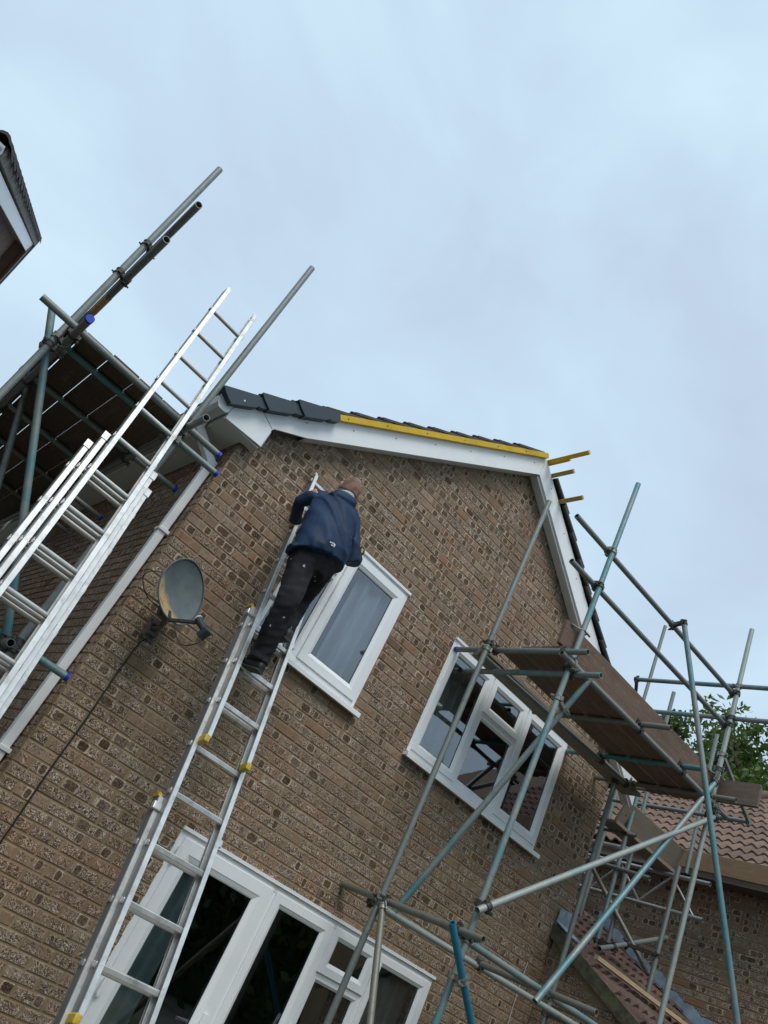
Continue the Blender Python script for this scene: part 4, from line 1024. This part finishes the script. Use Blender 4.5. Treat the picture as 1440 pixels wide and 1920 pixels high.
nb_ = yz([(0.06, nbar(0.06)-0.02), (0.06, nbar(0.06)-0.15), (RY, nbar(RY)-0.15), (RY, nbar(RY))], -2.452, -2.472, 'barge_board', M_UPVC, nh)
yz([(RY+0.003, nbar(RY)), (RY+0.003, nbar(RY)-0.17), (YF, nbar(YF)-0.17), (YF, nbar(YF))], -2.440, -2.474, 'barge_board', M_BRNS, nh)
yz([(0.08, nbar(0.08)-0.140), (RY, nbar(RY)-0.140), (RY, nbar(RY)-0.125), (0.08, nbar(0.08)-0.125)], -2.473, -2.619, 'soffit', M_BRNS, nh)
yz([(RY+0.003, nbar(RY)-0.140), (YF, nbar(YF)-0.140), (YF, nbar(YF)-0.125), (RY+0.003, nbar(RY)-0.125)], -2.475, -2.619, 'soffit', M_BRNS, nh)
M_BED = simple('mortar_bedding', (0.25, 0.235, 0.21), 0.95, 0, 0.35, 25, bump=0.8, bscale=50, dirt=(0.10, 0.095, 0.085), dscale=10, damt=0.7)
yz([(0.0, nbar(0.0)+0.004), (RY, nbar(RY)+0.004), (RY, ntop(RY)-0.045), (0.0, ntop(0.0)-0.045)], -2.425, -2.60, 'verge_bedding', M_BED, nh)
yz([(RY+.002, nbar(RY)+0.004), (YF, nbar(YF)+0.004), (YF, ntop(YF)-0.045), (RY+.002, ntop(RY)-0.045)], -2.425, -2.60, 'verge_bedding', M_BED, nh)
nroof = yz([(0.0, ntop(0.0)-0.075), (RY, ntop(RY)-0.075), (YF, ntop(YF)-0.075), (YF, ntop(YF)-0.12), (RY, ntop(RY)-0.12), (0.0, ntop(0.0)-0.12)], -2.60, -8.0, 'roof', M_ROOFTILE, nh)
NT = pan_tile(simple('grey_weathered_tile', (0.105, 0.098, 0.095), 0.9, 0, 0.3, 15, bump=0.4), 0.30, 0.40)
an = math.atan(0.51)
for k in range(20):
    for c in range(3):
        y = -0.10 + 0.30*math.cos(an)*k
        if y > RY - 0.2: continue
        o = Vector((-2.548 - 0.30*c, y, ntop(y) - 0.045)); sx = Vector((0, math.cos(an), math.sin(an) - 0.10)).normalized(); yy_ = Vector((-1, 0, 0)); n_ = Vector((0, -sx.z, sx.y))
        Mx = Matrix.Identity(4)
        for i in range(3): Mx[i][0] = sx[i]; Mx[i][1] = yy_[i]; Mx[i][2] = n_[i]; Mx[i][3] = o[i]
        inst('roof_tile', NT, Mx, nroof)
R_ = [[(x, -0.02 + 0.062*math.cos(a_), 4.90 + 0.062*math.sin(a_)) for a_ in np.linspace(math.pi, 2*math.pi, 9)] for x in (-2.425, -8.0)]
mb = MB(); mb.add(R_[0] + R_[1], [(i, i+1, 9+i+1, 9+i) for i in range(8)], True); mb.add(R_[0], [tuple(range(9))]); o = mb.build('gutter', M_UPVC2, nh, fix=False); so = o.modifiers.new('s', 'SOLIDIFY'); so.thickness = 0.006

# ------------------------------------------------------------------ trees behind the right-hand roof
def leaf_mat(name, c0, c1):
    m = NM(name); r = m.n('ShaderNodeNewGeometry').outputs['Random Per Island']
    c = m.mix(r, c0, c1)
    d = m.n('ShaderNodeBsdfPrincipled', {'Base Color': c, 'Roughness': 0.55})
    t = m.n('ShaderNodeBsdfTranslucent', {'Color': m.mix(0.5, c, (0.16, 0.22, 0.03))})
    s = m.n('ShaderNodeMixShader', {0: 0.30, 1: d, 2: t}); m.t.links.new(s.outputs[0], m.out.inputs['Surface']); return m.m
M_BARK = simple('bark', (0.07, 0.055, 0.042), 0.95, 0, 0.3, 12, bump=0.5)
def tree(name, label, base, h, rx, n, mat, seed, group=None, leaf=0.10):
    rr = np.random.default_rng(seed); base = Vector(base)
    t = thing(name, label, 'tree', base, group)
    m = MB(); m.path([base, base + Vector((0.1, 0.05, h*0.25)), base + Vector((0.0, 0.1, h*0.55)), base + Vector((0.1, 0, h*0.8))], [h*0.035, h*0.028, h*0.018, h*0.006], 10)
    tips = []
    for k in range(11):
        a = rr.uniform(0, 2*math.pi); z0 = rr.uniform(0.3, 0.7)*h; ln = rx*rr.uniform(0.45, 0.75)
        e_ = base + Vector((math.cos(a)*ln, math.sin(a)*ln, z0 + h*rr.uniform(0.12, 0.28)))
        m.path([base + Vector((0.05, 0.05, z0)), base.lerp(e_, 0.5) + Vector((0, 0, z0*0.55)), e_], [h*0.012, h*0.008, h*0.003], 6); tips.append(e_)
    m.build('trunk', M_BARK, t)
    # clumps of leaves spread through the crown
    cl = []
    for e_ in tips: cl.append((e_, 0.30*rx))
    for k in range(int(50)):
        a = rr.uniform(0, 2*math.pi); q = rr.uniform(0.15, 1.0)**0.5; zz = rr.uniform(0.30, 1.0)
        rad = rx*math.sin(min(1.0, (1.02-zz)*1.6 + 0.18)*math.pi/2)*q
        cl.append((base + Vector((math.cos(a)*rad, math.sin(a)*rad, zz*h)), rr.uniform(0.28, 0.62)*rx*0.5))
    N = n; V = np.empty((N*4, 3)); idx = rr.integers(0, len(cl), N)
    for i in range(N):
        c, s = cl[idx[i]]; d = rr.normal(size=3); d /= np.linalg.norm(d); p = np.array(c) + d*s*rr.uniform(0.45, 1.08)*np.array([1, 1, 0.8])
        u = rr.normal(size=3); u /= np.linalg.norm(u); w = np.cross(u, rr.normal(size=3)); w /= np.linalg.norm(w); sz = leaf*rr.uniform(0.6, 1.25)
        V[i*4] = p - u*sz; V[i*4+1] = p + w*sz*0.45; V[i*4+2] = p + u*sz; V[i*4+3] = p - w*sz*0.45
    me = bpy.data.meshes.new('crown'); me.from_pydata([tuple(v) for v in V], [], [(4*i, 4*i+1, 4*i+2, 4*i+3) for i in range(N)]); me.materials.append(mat)
    link(bpy.data.objects.new('crown', me), t); return t
ML1 = leaf_mat('leaf_green', (0.030, 0.060, 0.014), (0.085, 0.140, 0.030)); ML2 = leaf_mat('leaf_light', (0.055, 0.100, 0.018), (0.120, 0.185, 0.042))
tree('tree', 'dark leafy tree just above the toe board behind the right-hand scaffold', (17.3, 6.3, 0), 11.9, 2.3, 16000, ML1, 3)
tree('tree', 'bright green leafy tree at the right edge behind the brown roof', (17.0, 4.0, 0), 11.2, 2.6, 17000, ML2, 5)
tree('tree', 'low dark tree between the two taller trees behind the brown roof', (20.5, 7.2, 0), 12.4, 2.4, 13000, ML1, 8)
# unseen hedging added behind the camera to darken the patio door reflections
rr = np.random.default_rng(21); N = 26000
P_ = np.stack([rr.uniform(-14, 16, N), -11.5 + rr.normal(0, 0.55, N), rr.uniform(0, 1, N)**0.8*(4.6)], 1)
P_[:, 2] *= 1 + 0.18*np.sin(P_[:, 0]*1.3) + 0.10*np.sin(P_[:, 0]*3.1)
U_ = rr.normal(size=(N, 3)); U_ /= np.linalg.norm(U_, axis=1)[:, None]; W_ = np.cross(U_, rr.normal(size=(N, 3))); W_ /= np.linalg.norm(W_, axis=1)[:, None]
V = np.stack([P_ - U_*0.16, P_ + W_*0.09, P_ + U_*0.16, P_ - W_*0.09], 1).reshape(-1, 3)
core = [(x, y, z) for z in (0, 4.3) for x, y in ((-14, -12), (16, -12), (16, -11.2), (-14, -11.2))]; b0 = 4*N
me = bpy.data.meshes.new('reflection_hedge'); me.from_pydata(V.tolist() + core, [], [(4*i, 4*i+1, 4*i+2, 4*i+3) for i in range(N)] + [(b0+a, b0+b, b0+c, b0+d) for a, b, c, d in ((4,5,6,7),(0,1,5,4),(1,2,6,5),(2,3,7,6),(3,0,4,7))]); me.materials.append(ML1)
hd = bpy.data.objects.new('reflection_hedge', me); COL.objects.link(hd); tag(hd, 'tall dark hedging added out of view to darken the patio door reflections', 'reflection_hedge', kind='stuff')

# ------------------------------------------------------------------ the man on the ladder
def voxel(mb_, name, size, smooth=8, mat=None):
    me = mb_.mesh('tmp', None); ob = bpy.data.objects.new('tmp', me); COL.objects.link(ob)
    r_ = ob.modifiers.new('r', 'REMESH'); r_.mode = 'VOXEL'; r_.voxel_size = size; r_.use_smooth_shade = True
    if smooth: s_ = ob.modifiers.new('s', 'SMOOTH'); s_.factor = 0.5; s_.iterations = smooth
    dg = bpy.context.evaluated_depsgraph_get(); out = bpy.data.meshes.new_from_object(ob.evaluated_get(dg)); out.name = name
    bpy.data.objects.remove(ob); out.materials.clear()
    if mat: out.materials.append(mat)
    return out
def wrinkle(me, fn):
    n = len(me.vertices); co = np.empty(n*3, dtype=np.float32); me.vertices.foreach_get('co', co); co = co.reshape(-1, 3)
    no = np.empty(n*3, dtype=np.float32); me.vertices.foreach_get('normal', no); no = no.reshape(-1, 3)
    d = np.array([fn(Vector(c)) for c in co], dtype=np.float32)
    me.vertices.foreach_set('co', (co + no*d[:, None]).ravel()); me.update()
def ell_ring(c, ax, ay, rx, ry, n=20, pw=1.0):
    c = Vector(c); ax = Vector(ax).normalized(); ay = Vector(ay).normalized()
    return [c + ax*(rx*math.copysign(abs(math.cos(t))**pw, math.cos(t))) + ay*(ry*math.copysign(abs(math.sin(t))**pw, math.sin(t))) for t in np.linspace(0, 2*math.pi, n, endpoint=False)]
LRv = Vector((0.96, 0.02, 0.24)); FBv = Vector((0.02, 0.94, -0.30))
HIPL, KNL, ANL = Vector((0.600, -0.775, 3.84)), Vector((0.645, -0.800, 3.42)), Vector((0.735, -0.665, 3.075))
HIPR, KNR, ANR = Vector((0.765, -0.755, 3.86)), Vector((0.848, -0.520, 3.620)), Vector((0.836, -0.605, 3.36))
SHL, ELL, WRL = Vector((0.530, -0.570, 4.325)), Vector((0.468, -0.500, 4.215)), Vector((0.600, -0.300, 4.160))
SHR, ELR, WRR = Vector((0.850, -0.600, 4.365)), Vector((0.960, -0.690, 4.035)), Vector((1.120, -0.455, 4.205))
HEAD = Vector((0.762, -0.490, 4.572)); NECK = Vector((0.715, -0.560, 4.415))
man = thing('person', 'person in navy jacket and paint-spotted black trousers standing high on the ladder', 'person', (0.75, -0.66, 2.98))
# body: one continuous skin surface
mb = MB()
mb.loft([ell_ring(c, LRv, FBv, a, b) for c, a, b in (((0.686, -0.76, 3.80), 0.13, 0.09), ((0.680, -0.75, 3.95), 0.14, 0.09), ((0.680, -0.69, 4.12), 0.14, 0.09), ((0.688, -0.61, 4.28), 0.150, 0.090), ((0.702, -0.565, 4.37), 0.11, 0.070), (tuple(NECK), 0.058, 0.058), (tuple(HEAD - Vector((0.01, 0.03, 0.06))), 0.055, 0.058))])
for a, b, c in ((SHL, ELL, WRL), (SHR, ELR, WRR)): mb.path([a, a.lerp(b, 0.5), b, b.lerp(c, 0.5), c], [0.052, 0.046, 0.040, 0.037, 0.028], 14)
for a, b, c in ((HIPL, KNL, ANL), (HIPR, KNR, ANR)): mb.path([a + Vector((0.0, 0, 0.05)), a.lerp(b, 0.5), b, b.lerp(c, 0.4), c], [0.085, 0.070, 0.054, 0.054, 0.038], 14)
fdir = Vector((0.16, 0.93, 0.22)).normalized(); fright = fdir.cross(Vector((0, 0, 1))).normalized(); fup = fright.cross(fdir).normalized()
def headpt(th, ph, s=1.0):
    d = (math.sin(th)*math.cos(ph), math.sin(th)*math.sin(ph), math.cos(th))
    jaw = 1.0 - 0.18*max(0.0, -d[2])*(1 if d[1] < 0 else 0.7)
    return HEAD + fright*(d[0]*0.086*s*jaw) + fdir*(d[1]*0.106*s) + fup*(d[2]*0.126*s)
hr = [[headpt(th, 2*math.pi*k/24) for k in range(24)] for th in np.linspace(0.02, math.pi-0.02, 18)]
mb.loft(hr)
mb.path([HEAD + fdir*0.088 + fup*0.030, HEAD + fdir*0.108 + fup*(-0.010), HEAD + fdir*0.092 - fup*0.026], [0.009, 0.013, 0.014], 10)      # nose
for s in (-1, 1):
    mb.path([HEAD + fright*s*0.074 + fup*0.026 - fdir*0.004, HEAD + fright*s*0.089 + fup*0.018 - fdir*0.016, HEAD + fright*s*0.087 - fup*0.010 - fdir*0.012, HEAD + fright*s*0.076 - fup*0.030], [0.010, 0.013, 0.012, 0.009], 8)  # ears
    mb.path([HEAD + fdir*0.082 + fright*s*0.014 + fup*0.028, HEAD + fdir*0.078 + fright*s*0.048 + fup*0.030], 0.010, 8)                        # brow
mb.path([HEAD + fdir*0.083 - fright*0.022 - fup*0.055, HEAD + fdir*0.090 - fup*0.054, HEAD + fdir*0.083 + fright*0.022 - fup*0.055], 0.008, 8)  # lips
def hand(w, fwd, side, nrm, curl, thumb_s):
    """palm, four curled fingers of unequal length and a thumb from the side of the palm"""
    fwd = Vector(fwd).normalized(); side = Vector(side).normalized(); nrm = Vector(nrm).normalized()
    mb.loft([ell_ring(w + fwd*t, side, nrm, a, b, 14) for t, a, b in ((-0.02, 0.026, 0.020), (0.02, 0.033, 0.017), (0.06, 0.041, 0.016), (0.085, 0.040, 0.014))])
    for i, ln in enumerate((0.068, 0.076, 0.071, 0.056)):
        b0 = w + fwd*0.075 + side*((i-1.5)*0.0205); d = fwd.copy(); p = b0.copy(); ch = [p.copy()]
        for j in range(3):
            d = (d*math.cos(curl) + nrm*math.sin(curl)).normalized(); p = p + d*ln*(0.45, 0.32, 0.23)[j]; ch.append(p.copy())
        mb.path(ch, [0.0098, 0.0095, 0.0085, 0.0072], 10)
    t0 = w + fwd*0.022 + side*thumb_s*0.030; ch = [t0, t0 + fwd*0.025 + side*thumb_s*0.020 + nrm*0.012, t0 + fwd*0.048 + side*thumb_s*0.016 + nrm*0.032, t0 + fwd*0.058 + side*thumb_s*0.004 + nrm*0.046]
    mb.path(ch, [0.013, 0.011, 0.010, 0.008], 10)
hand(WRL, (0.25, 0.90, 0.20), (0.1, -0.2, 1.0), (1, -0.25, 0), 0.80, 1)
hand(WRR, (0.30, 0.60, 0.50), (-0.1, -0.5, 0.7), (-0.8, 0.5, 0.0), 0.85, 1)
M_SKIN = simple('skin', (0.46, 0.26, 0.19), 0.5, 0, 0.08, 20)
body_me = voxel(mb, 'body', 0.0075, 4, M_SKIN); body = bpy.data.objects.new('body', body_me); link(body, man)
# cropped hair over the top and back of the head
mb = MB(); R_ = []
for th in np.linspace(0.02, math.pi*0.57, 16):
    ring = []
    for k in range(28):
        ph = 2*math.pi*k/28; front = max(0.0, math.sin(ph))
        t2 = th*(1 - 0.36*front); ring.append(headpt(t2, ph, 1.012))
    R_.append(ring)
mb.loft(R_, closed_caps=False); mb.add(R_[0], [tuple(range(28))])
mh = NM('cropped_hair'); hp = mh.pos(); mh.pbsdf(mh.mix(mh.step(mh.math('ADD', mh.math('MULTIPLY', mh.noise(hp, 260, 3), 0.5), mh.math('MULTIPLY', mh.noise(hp, 17, 2), 0.5)), 0.38, 0.62), (0.125, 0.062, 0.042), (0.330, 0.190, 0.138)), 0.75, 0, bump=mh.noise(hp, 400, 2), bstr=0.5, bdist=0.003)
o = mb.build('hair', mh.m, man); so = o.modifiers.new('s', 'SOLIDIFY'); so.thickness = 0.003
# trousers
mb = MB()
mb.loft([ell_ring(c, LRv, FBv, a, b, 24) for c, a, b in (((0.685, -0.765, 3.690), 0.125, 0.095), ((0.686, -0.772, 3.79), 0.160, 0.122), ((0.686, -0.765, 3.88), 0.165, 0.122), ((0.684, -0.745, 3.99), 0.155, 0.112))])
mb.path([HIPL + Vector((0, 0, .03)), HIPL + Vector((0.002, -0.005, -.14)), HIPL.lerp(KNL, 0.75), KNL, KNL.lerp(ANL, 0.5), ANL + Vector((0.002, 0, .03)), ANL + Vector((0.002, -0.004, -.035))], [0.100, 0.097, 0.086, 0.080, 0.076, 0.073, 0.075], 18)
mb.path([HIPR + Vector((0, 0, .02)), HIPR.lerp(KNR, 0.45), KNR + Vector((-.01, -0.02, 0.0)), KNR.lerp(ANR, 0.4), KNR.lerp(ANR, 0.8), ANR + Vector((0, 0, -.015))], [0.100, 0.094, 0.084, 0.072, 0.065, 0.060], 18)
tro = voxel(mb, 'trousers', 0.0095, 5)
def twr(c):
    n1 = mnoise.noise(Vector((c.x*7, c.y*7, c.z*13 + c.x*6))); n2 = mnoise.noise(Vector((c.x*16+3, c.y*16, c.z*26 - c.x*14)))
    lowk = math.exp(-((c.z-3.08)/0.12)**2) + math.exp(-((c.z-3.42)/0.12)**2)*0.7
    return 0.006*n1 + (0.0035 + 0.005*lowk)*n2
wrinkle(tro, twr)
mt_ = NM('paint_spotted_trousers'); tp = mt_.pos()
vo = mt_.n('ShaderNodeTexVoronoi', {'Vector': mt_.n('ShaderNodeMapping', {'Vector': tp, 'Scale': (1.0, 1.0, 0.75)}).outputs[0], 'Scale': 27.0})
hipd = mt_.n('ShaderNodeVectorMath', {0: tp, 1: (0.53, -0.86, 3.72)}, operation='DISTANCE').outputs['Value']
sz_ = mt_.math('ADD', mt_.math('MULTIPLY', mt_.step(mt_.noise(tp, 5.0, 3), 0.48, 0.70), 0.26), mt_.math('MULTIPLY', mt_.step(hipd, 0.16, 0.04), 0.16))
spot = mt_.math('MULTIPLY', mt_.step(mt_.math('SUBTRACT', mt_.math('ADD', vo.outputs['Distance'], mt_.math('MULTIPLY', mt_.noise(tp, 70, 3), 0.45)), sz_), 0.195, 0.150), mt_.step(mt_.n('ShaderNodeSeparateColor', {'Color': vo.outputs['Color']}).outputs[0], 0.48, 0.56))
cc = mt_.mix(mt_.step(mt_.noise(tp, 6, 4), 0.35, 0.7), (0.0140, 0.0140, 0.0175), (0.036, 0.034, 0.038)); cc = mt_.mix(mt_.math('MULTIPLY', spot, 0.8), cc, (0.55, 0.55, 0.55))
tro.materials.append(mt_.pbsdf(cc, 0.85, 0, bump=mt_.noise(tp, 260, 2), bstr=0.15, bdist=0.002, Specular_IOR_Level=0.2)); link(bpy.data.objects.new('trousers', tro), man)
# jacket with the hood folded back
mb = MB()
mb.loft([ell_ring(c, LRv, FBv, a, b, 28) for c, a, b in (((0.672, -0.790, 3.800), 0.224, 0.150), ((0.672, -0.785, 3.88), 0.216, 0.148), ((0.672, -0.745, 4.02), 0.202, 0.140), ((0.675, -0.690, 4.15), 0.198, 0.132), ((0.682, -0.635, 4.27), 0.194, 0.122), ((0.692, -0.595, 4.34), 0.175, 0.104), ((0.702, -0.575, 4.390), 0.122, 0.086), ((0.712, -0.565, 4.425), 0.084, 0.080), ((0.718, -0.552, 4.452), 0.080, 0.080))])
mb.path([SHL + Vector((.06, 0, .0)), SHL + Vector((0.02, 0, -0.02)), SHL.lerp(ELL, 0.55), ELL, ELL.lerp(WRL, 0.25), ELL.lerp(WRL, 0.65), ELL.lerp(WRL, 0.93)], [0.070, 0.070, 0.060, 0.051, 0.052, 0.048, 0.043], 18)
mb.path([SHR + Vector((-.06, 0, .0)), SHR + Vector((-0.005, 0, -0.03)), SHR.lerp(ELR, 0.55), ELR, ELR.lerp(WRR, 0.3), ELR.lerp(WRR, 0.65), ELR.lerp(WRR, 0.92)], [0.080, 0.080, 0.072, 0.068, 0.060, 0.053, 0.046], 18)
hc = Vector((0.690, -0.650, 4.405))
mb.loft([ell_ring(hc + LRv*t, Vector((0, 0.75, 0.65)), Vector((0, -0.65, 0.75)), a, b, 14) for t, a, b in ((-0.115, 0.012, 0.012), (-0.10, 0.045, 0.040), (-0.05, 0.066, 0.052), (0.0, 0.074, 0.056), (0.05, 0.068, 0.052), (0.10, 0.048, 0.040), (0.118, 0.012, 0.012))])
jk = voxel(mb, 'jacket', 0.0085, 3)
fd = Vector((0.50, 0.0, -0.75)).normalized()
def jwr(c):
    q = c - Vector((0.72, -0.65, 4.1)); a = q.dot(fd); b_2 = q.x*0.83 + q.z*0.55
    ridge = (1 - abs(mnoise.noise(Vector((b_2*9.5, a*1.6, q.y*2.5 + 2))))*1.8)**3
    n2 = mnoise.noise(Vector((q.x*9+5, q.y*9, q.z*15)))
    return 0.0190*(ridge - 0.30) + 0.0030*n2 + 0.001*mnoise.noise(Vector((c.x*28, c.y*28, c.z*28)))
wrinkle(jk, jwr)
mj = NM('navy_jacket_cloth'); jp = mj.pos()
jc = mj.mix(mj.step(mj.noise(jp, 7, 4), 0.35, 0.7), (0.0055, 0.0210, 0.0560), (0.0090, 0.0320, 0.0820))
jk.materials.append(mj.pbsdf(jc, 0.62, 0, bump=mj.noise(jp, 320, 2), bstr=0.06, bdist=0.002, Specular_IOR_Level=0.28)); jko = bpy.data.objects.new('jacket', jk); link(jko, man)
mb = MB(); R_ = [ell_ring((0.720, -0.550, z), Vector((0.97, 0.05, 0.22)), Vector((0.03, 0.90, -0.42)), r, r, 26) for z, r in ((4.440, 0.083), (4.461, 0.0865), (4.465, 0.083), (4.442, 0.072))]
mb.loft(R_, closed_caps=False); o = mb.build('collar_lining', simple('pale_blue_lining', (0.42, 0.50, 0.56), 0.8), jko)
# small white print low on the back of the jacket
bv = BVHTree.FromPolygons([v.co[:] for v in jk.vertices], [tuple(p.vertices) for p in jk.polygons])
M_PRINT = simple('white_print', (0.78, 0.82, 0.86), 0.6)
mb = MB(); tgt = Vector((0.665, -0.92, 3.915)); dirv = (tgt - CAM).normalized()
hit = bv.ray_cast(CAM, dirv)
if hit[0] is not None:
    n_ = hit[1]; ux = (LRv - n_*LRv.dot(n_)).normalized(); uy = n_.cross(ux).normalized()
    if uy.z < 0: uy = -uy
    for row, (yo_, ws) in enumerate(((0.009, (0.008, 0.005, 0.007, 0.006, 0.008, 0.005, 0.007)), (-0.007, (0.006, 0.007, 0.005, 0.006)))):
        xx = -0.030 + 0.014*row
        for w_ in ws:
            c = hit[0] + ux*(xx + w_/2) + uy*yo_
            h2 = bv.find_nearest(c)
            c2 = h2[0] + h2[1]*0.0025; mb.obox(c2, ux*w_*0.5, uy*0.0045, n_*0.0012); xx += w_ + 0.0022
    mb.build('printed_mark', M_PRINT, jko)
# shoes
def shoe(heel, toe, up, lift=0.0):
    heel = Vector(heel); toe = Vector(toe); d = (toe-heel); ln = d.length; d.normalize(); side = d.cross(Vector(up)).normalized(); upv = side.cross(d).normalized(); m = MB()
    prof_ = ((0.0, 0.026, 0.050), (0.06, 0.036, 0.075), (0.22, 0.040, 0.085), (0.42, 0.041, 0.066), (0.65, 0.050, 0.050), (0.85, 0.048, 0.040), (0.97, 0.034, 0.030), (1.0, 0.012, 0.020))
    m.loft([ell_ring(heel + d*ln*t + upv*(h*0.55), side, upv, w, h*0.55, 16, 0.8) for t, w, h in prof_])
    me = voxel(m, 'shoe', 0.006, 3, simple('black_shoe', (0.012, 0.013, 0.013), 0.5, 0, 0.3, 40)); o_ = bpy.data.objects.new('shoe', me); link(o_, man)
    s_ = MB(); s_.loft([ell_ring(heel + d*(ln*t) + upv*0.004, side, upv, w*1.06, 0.011, 16, 0.6) for t, w, h in prof_]); s_.build('sole', simple('shoe_sole', (0.030, 0.032, 0.030), 0.6), o_)
shoe(ANL + Vector((0.035, -0.060, -0.092)), ANL + Vector((-0.055, 0.185, -0.088)), (0, 0, 1))
shoe(ANR + Vector((0.01, -0.070, -0.075)), ANR + Vector((0.0, 0.190, -0.070)), (0, 0, 1))
# cordless drill in his right hand
dl = thing('cordless_drill', 'black and yellow cordless drill held against the window head', 'drill', (1.19, -0.2, 4.25))
dx_, dz_ = 1.196, 4.352
M_BLK = simple('black_rubber', (0.014, 0.014, 0.014), 0.55); M_DYEL = simple('drill_yellow', (0.62, 0.36, 0.015), 0.45)
m = MB(); m.cyl((dx_, -0.340, dz_), (dx_, -0.190, dz_), 0.036, 20); m.cyl((dx_, -0.348, dz_), (dx_, -0.340, dz_), 0.030, 20); bevel(m.build('motor_housing', M_BLK, dl), 0.004)
m = MB(); m.obox((dx_, -0.3495, dz_), (0.0105, 0, 0), (0, 0.003, 0), (0, 0, 0.019)); bevel(m.build('vent_panel', M_DYEL, dl), 0.002)
m = MB(); m.cyl((dx_, -0.189, dz_), (dx_, -0.150, dz_), 0.031, 18, 0.026); m.cyl((dx_, -0.149, dz_), (dx_, -0.105, dz_), 0.022, 16, 0.016); m.build('chuck', M_BLK, dl)
m = MB(); m.cyl((dx_, -0.104, dz_), (dx_, -0.022, dz_), 0.004, 8); m.build('drill_bit', M_ALUG, dl)
m = MB(); m.bar((dx_-0.004, -0.285, dz_-0.032), (dx_-0.008, -0.300, dz_-0.095), 0.034, 0.042, up=(0, 1, 0)); bevel(m.build('handle', M_DYEL, dl), 0.006)
m = MB(); m.obox((dx_-0.009, -0.280, dz_-0.112), (0.030, 0, 0), (0, 0.046, 0), (0, 0, 0.020)); bevel(m.build('battery', M_BLK, dl), 0.006)
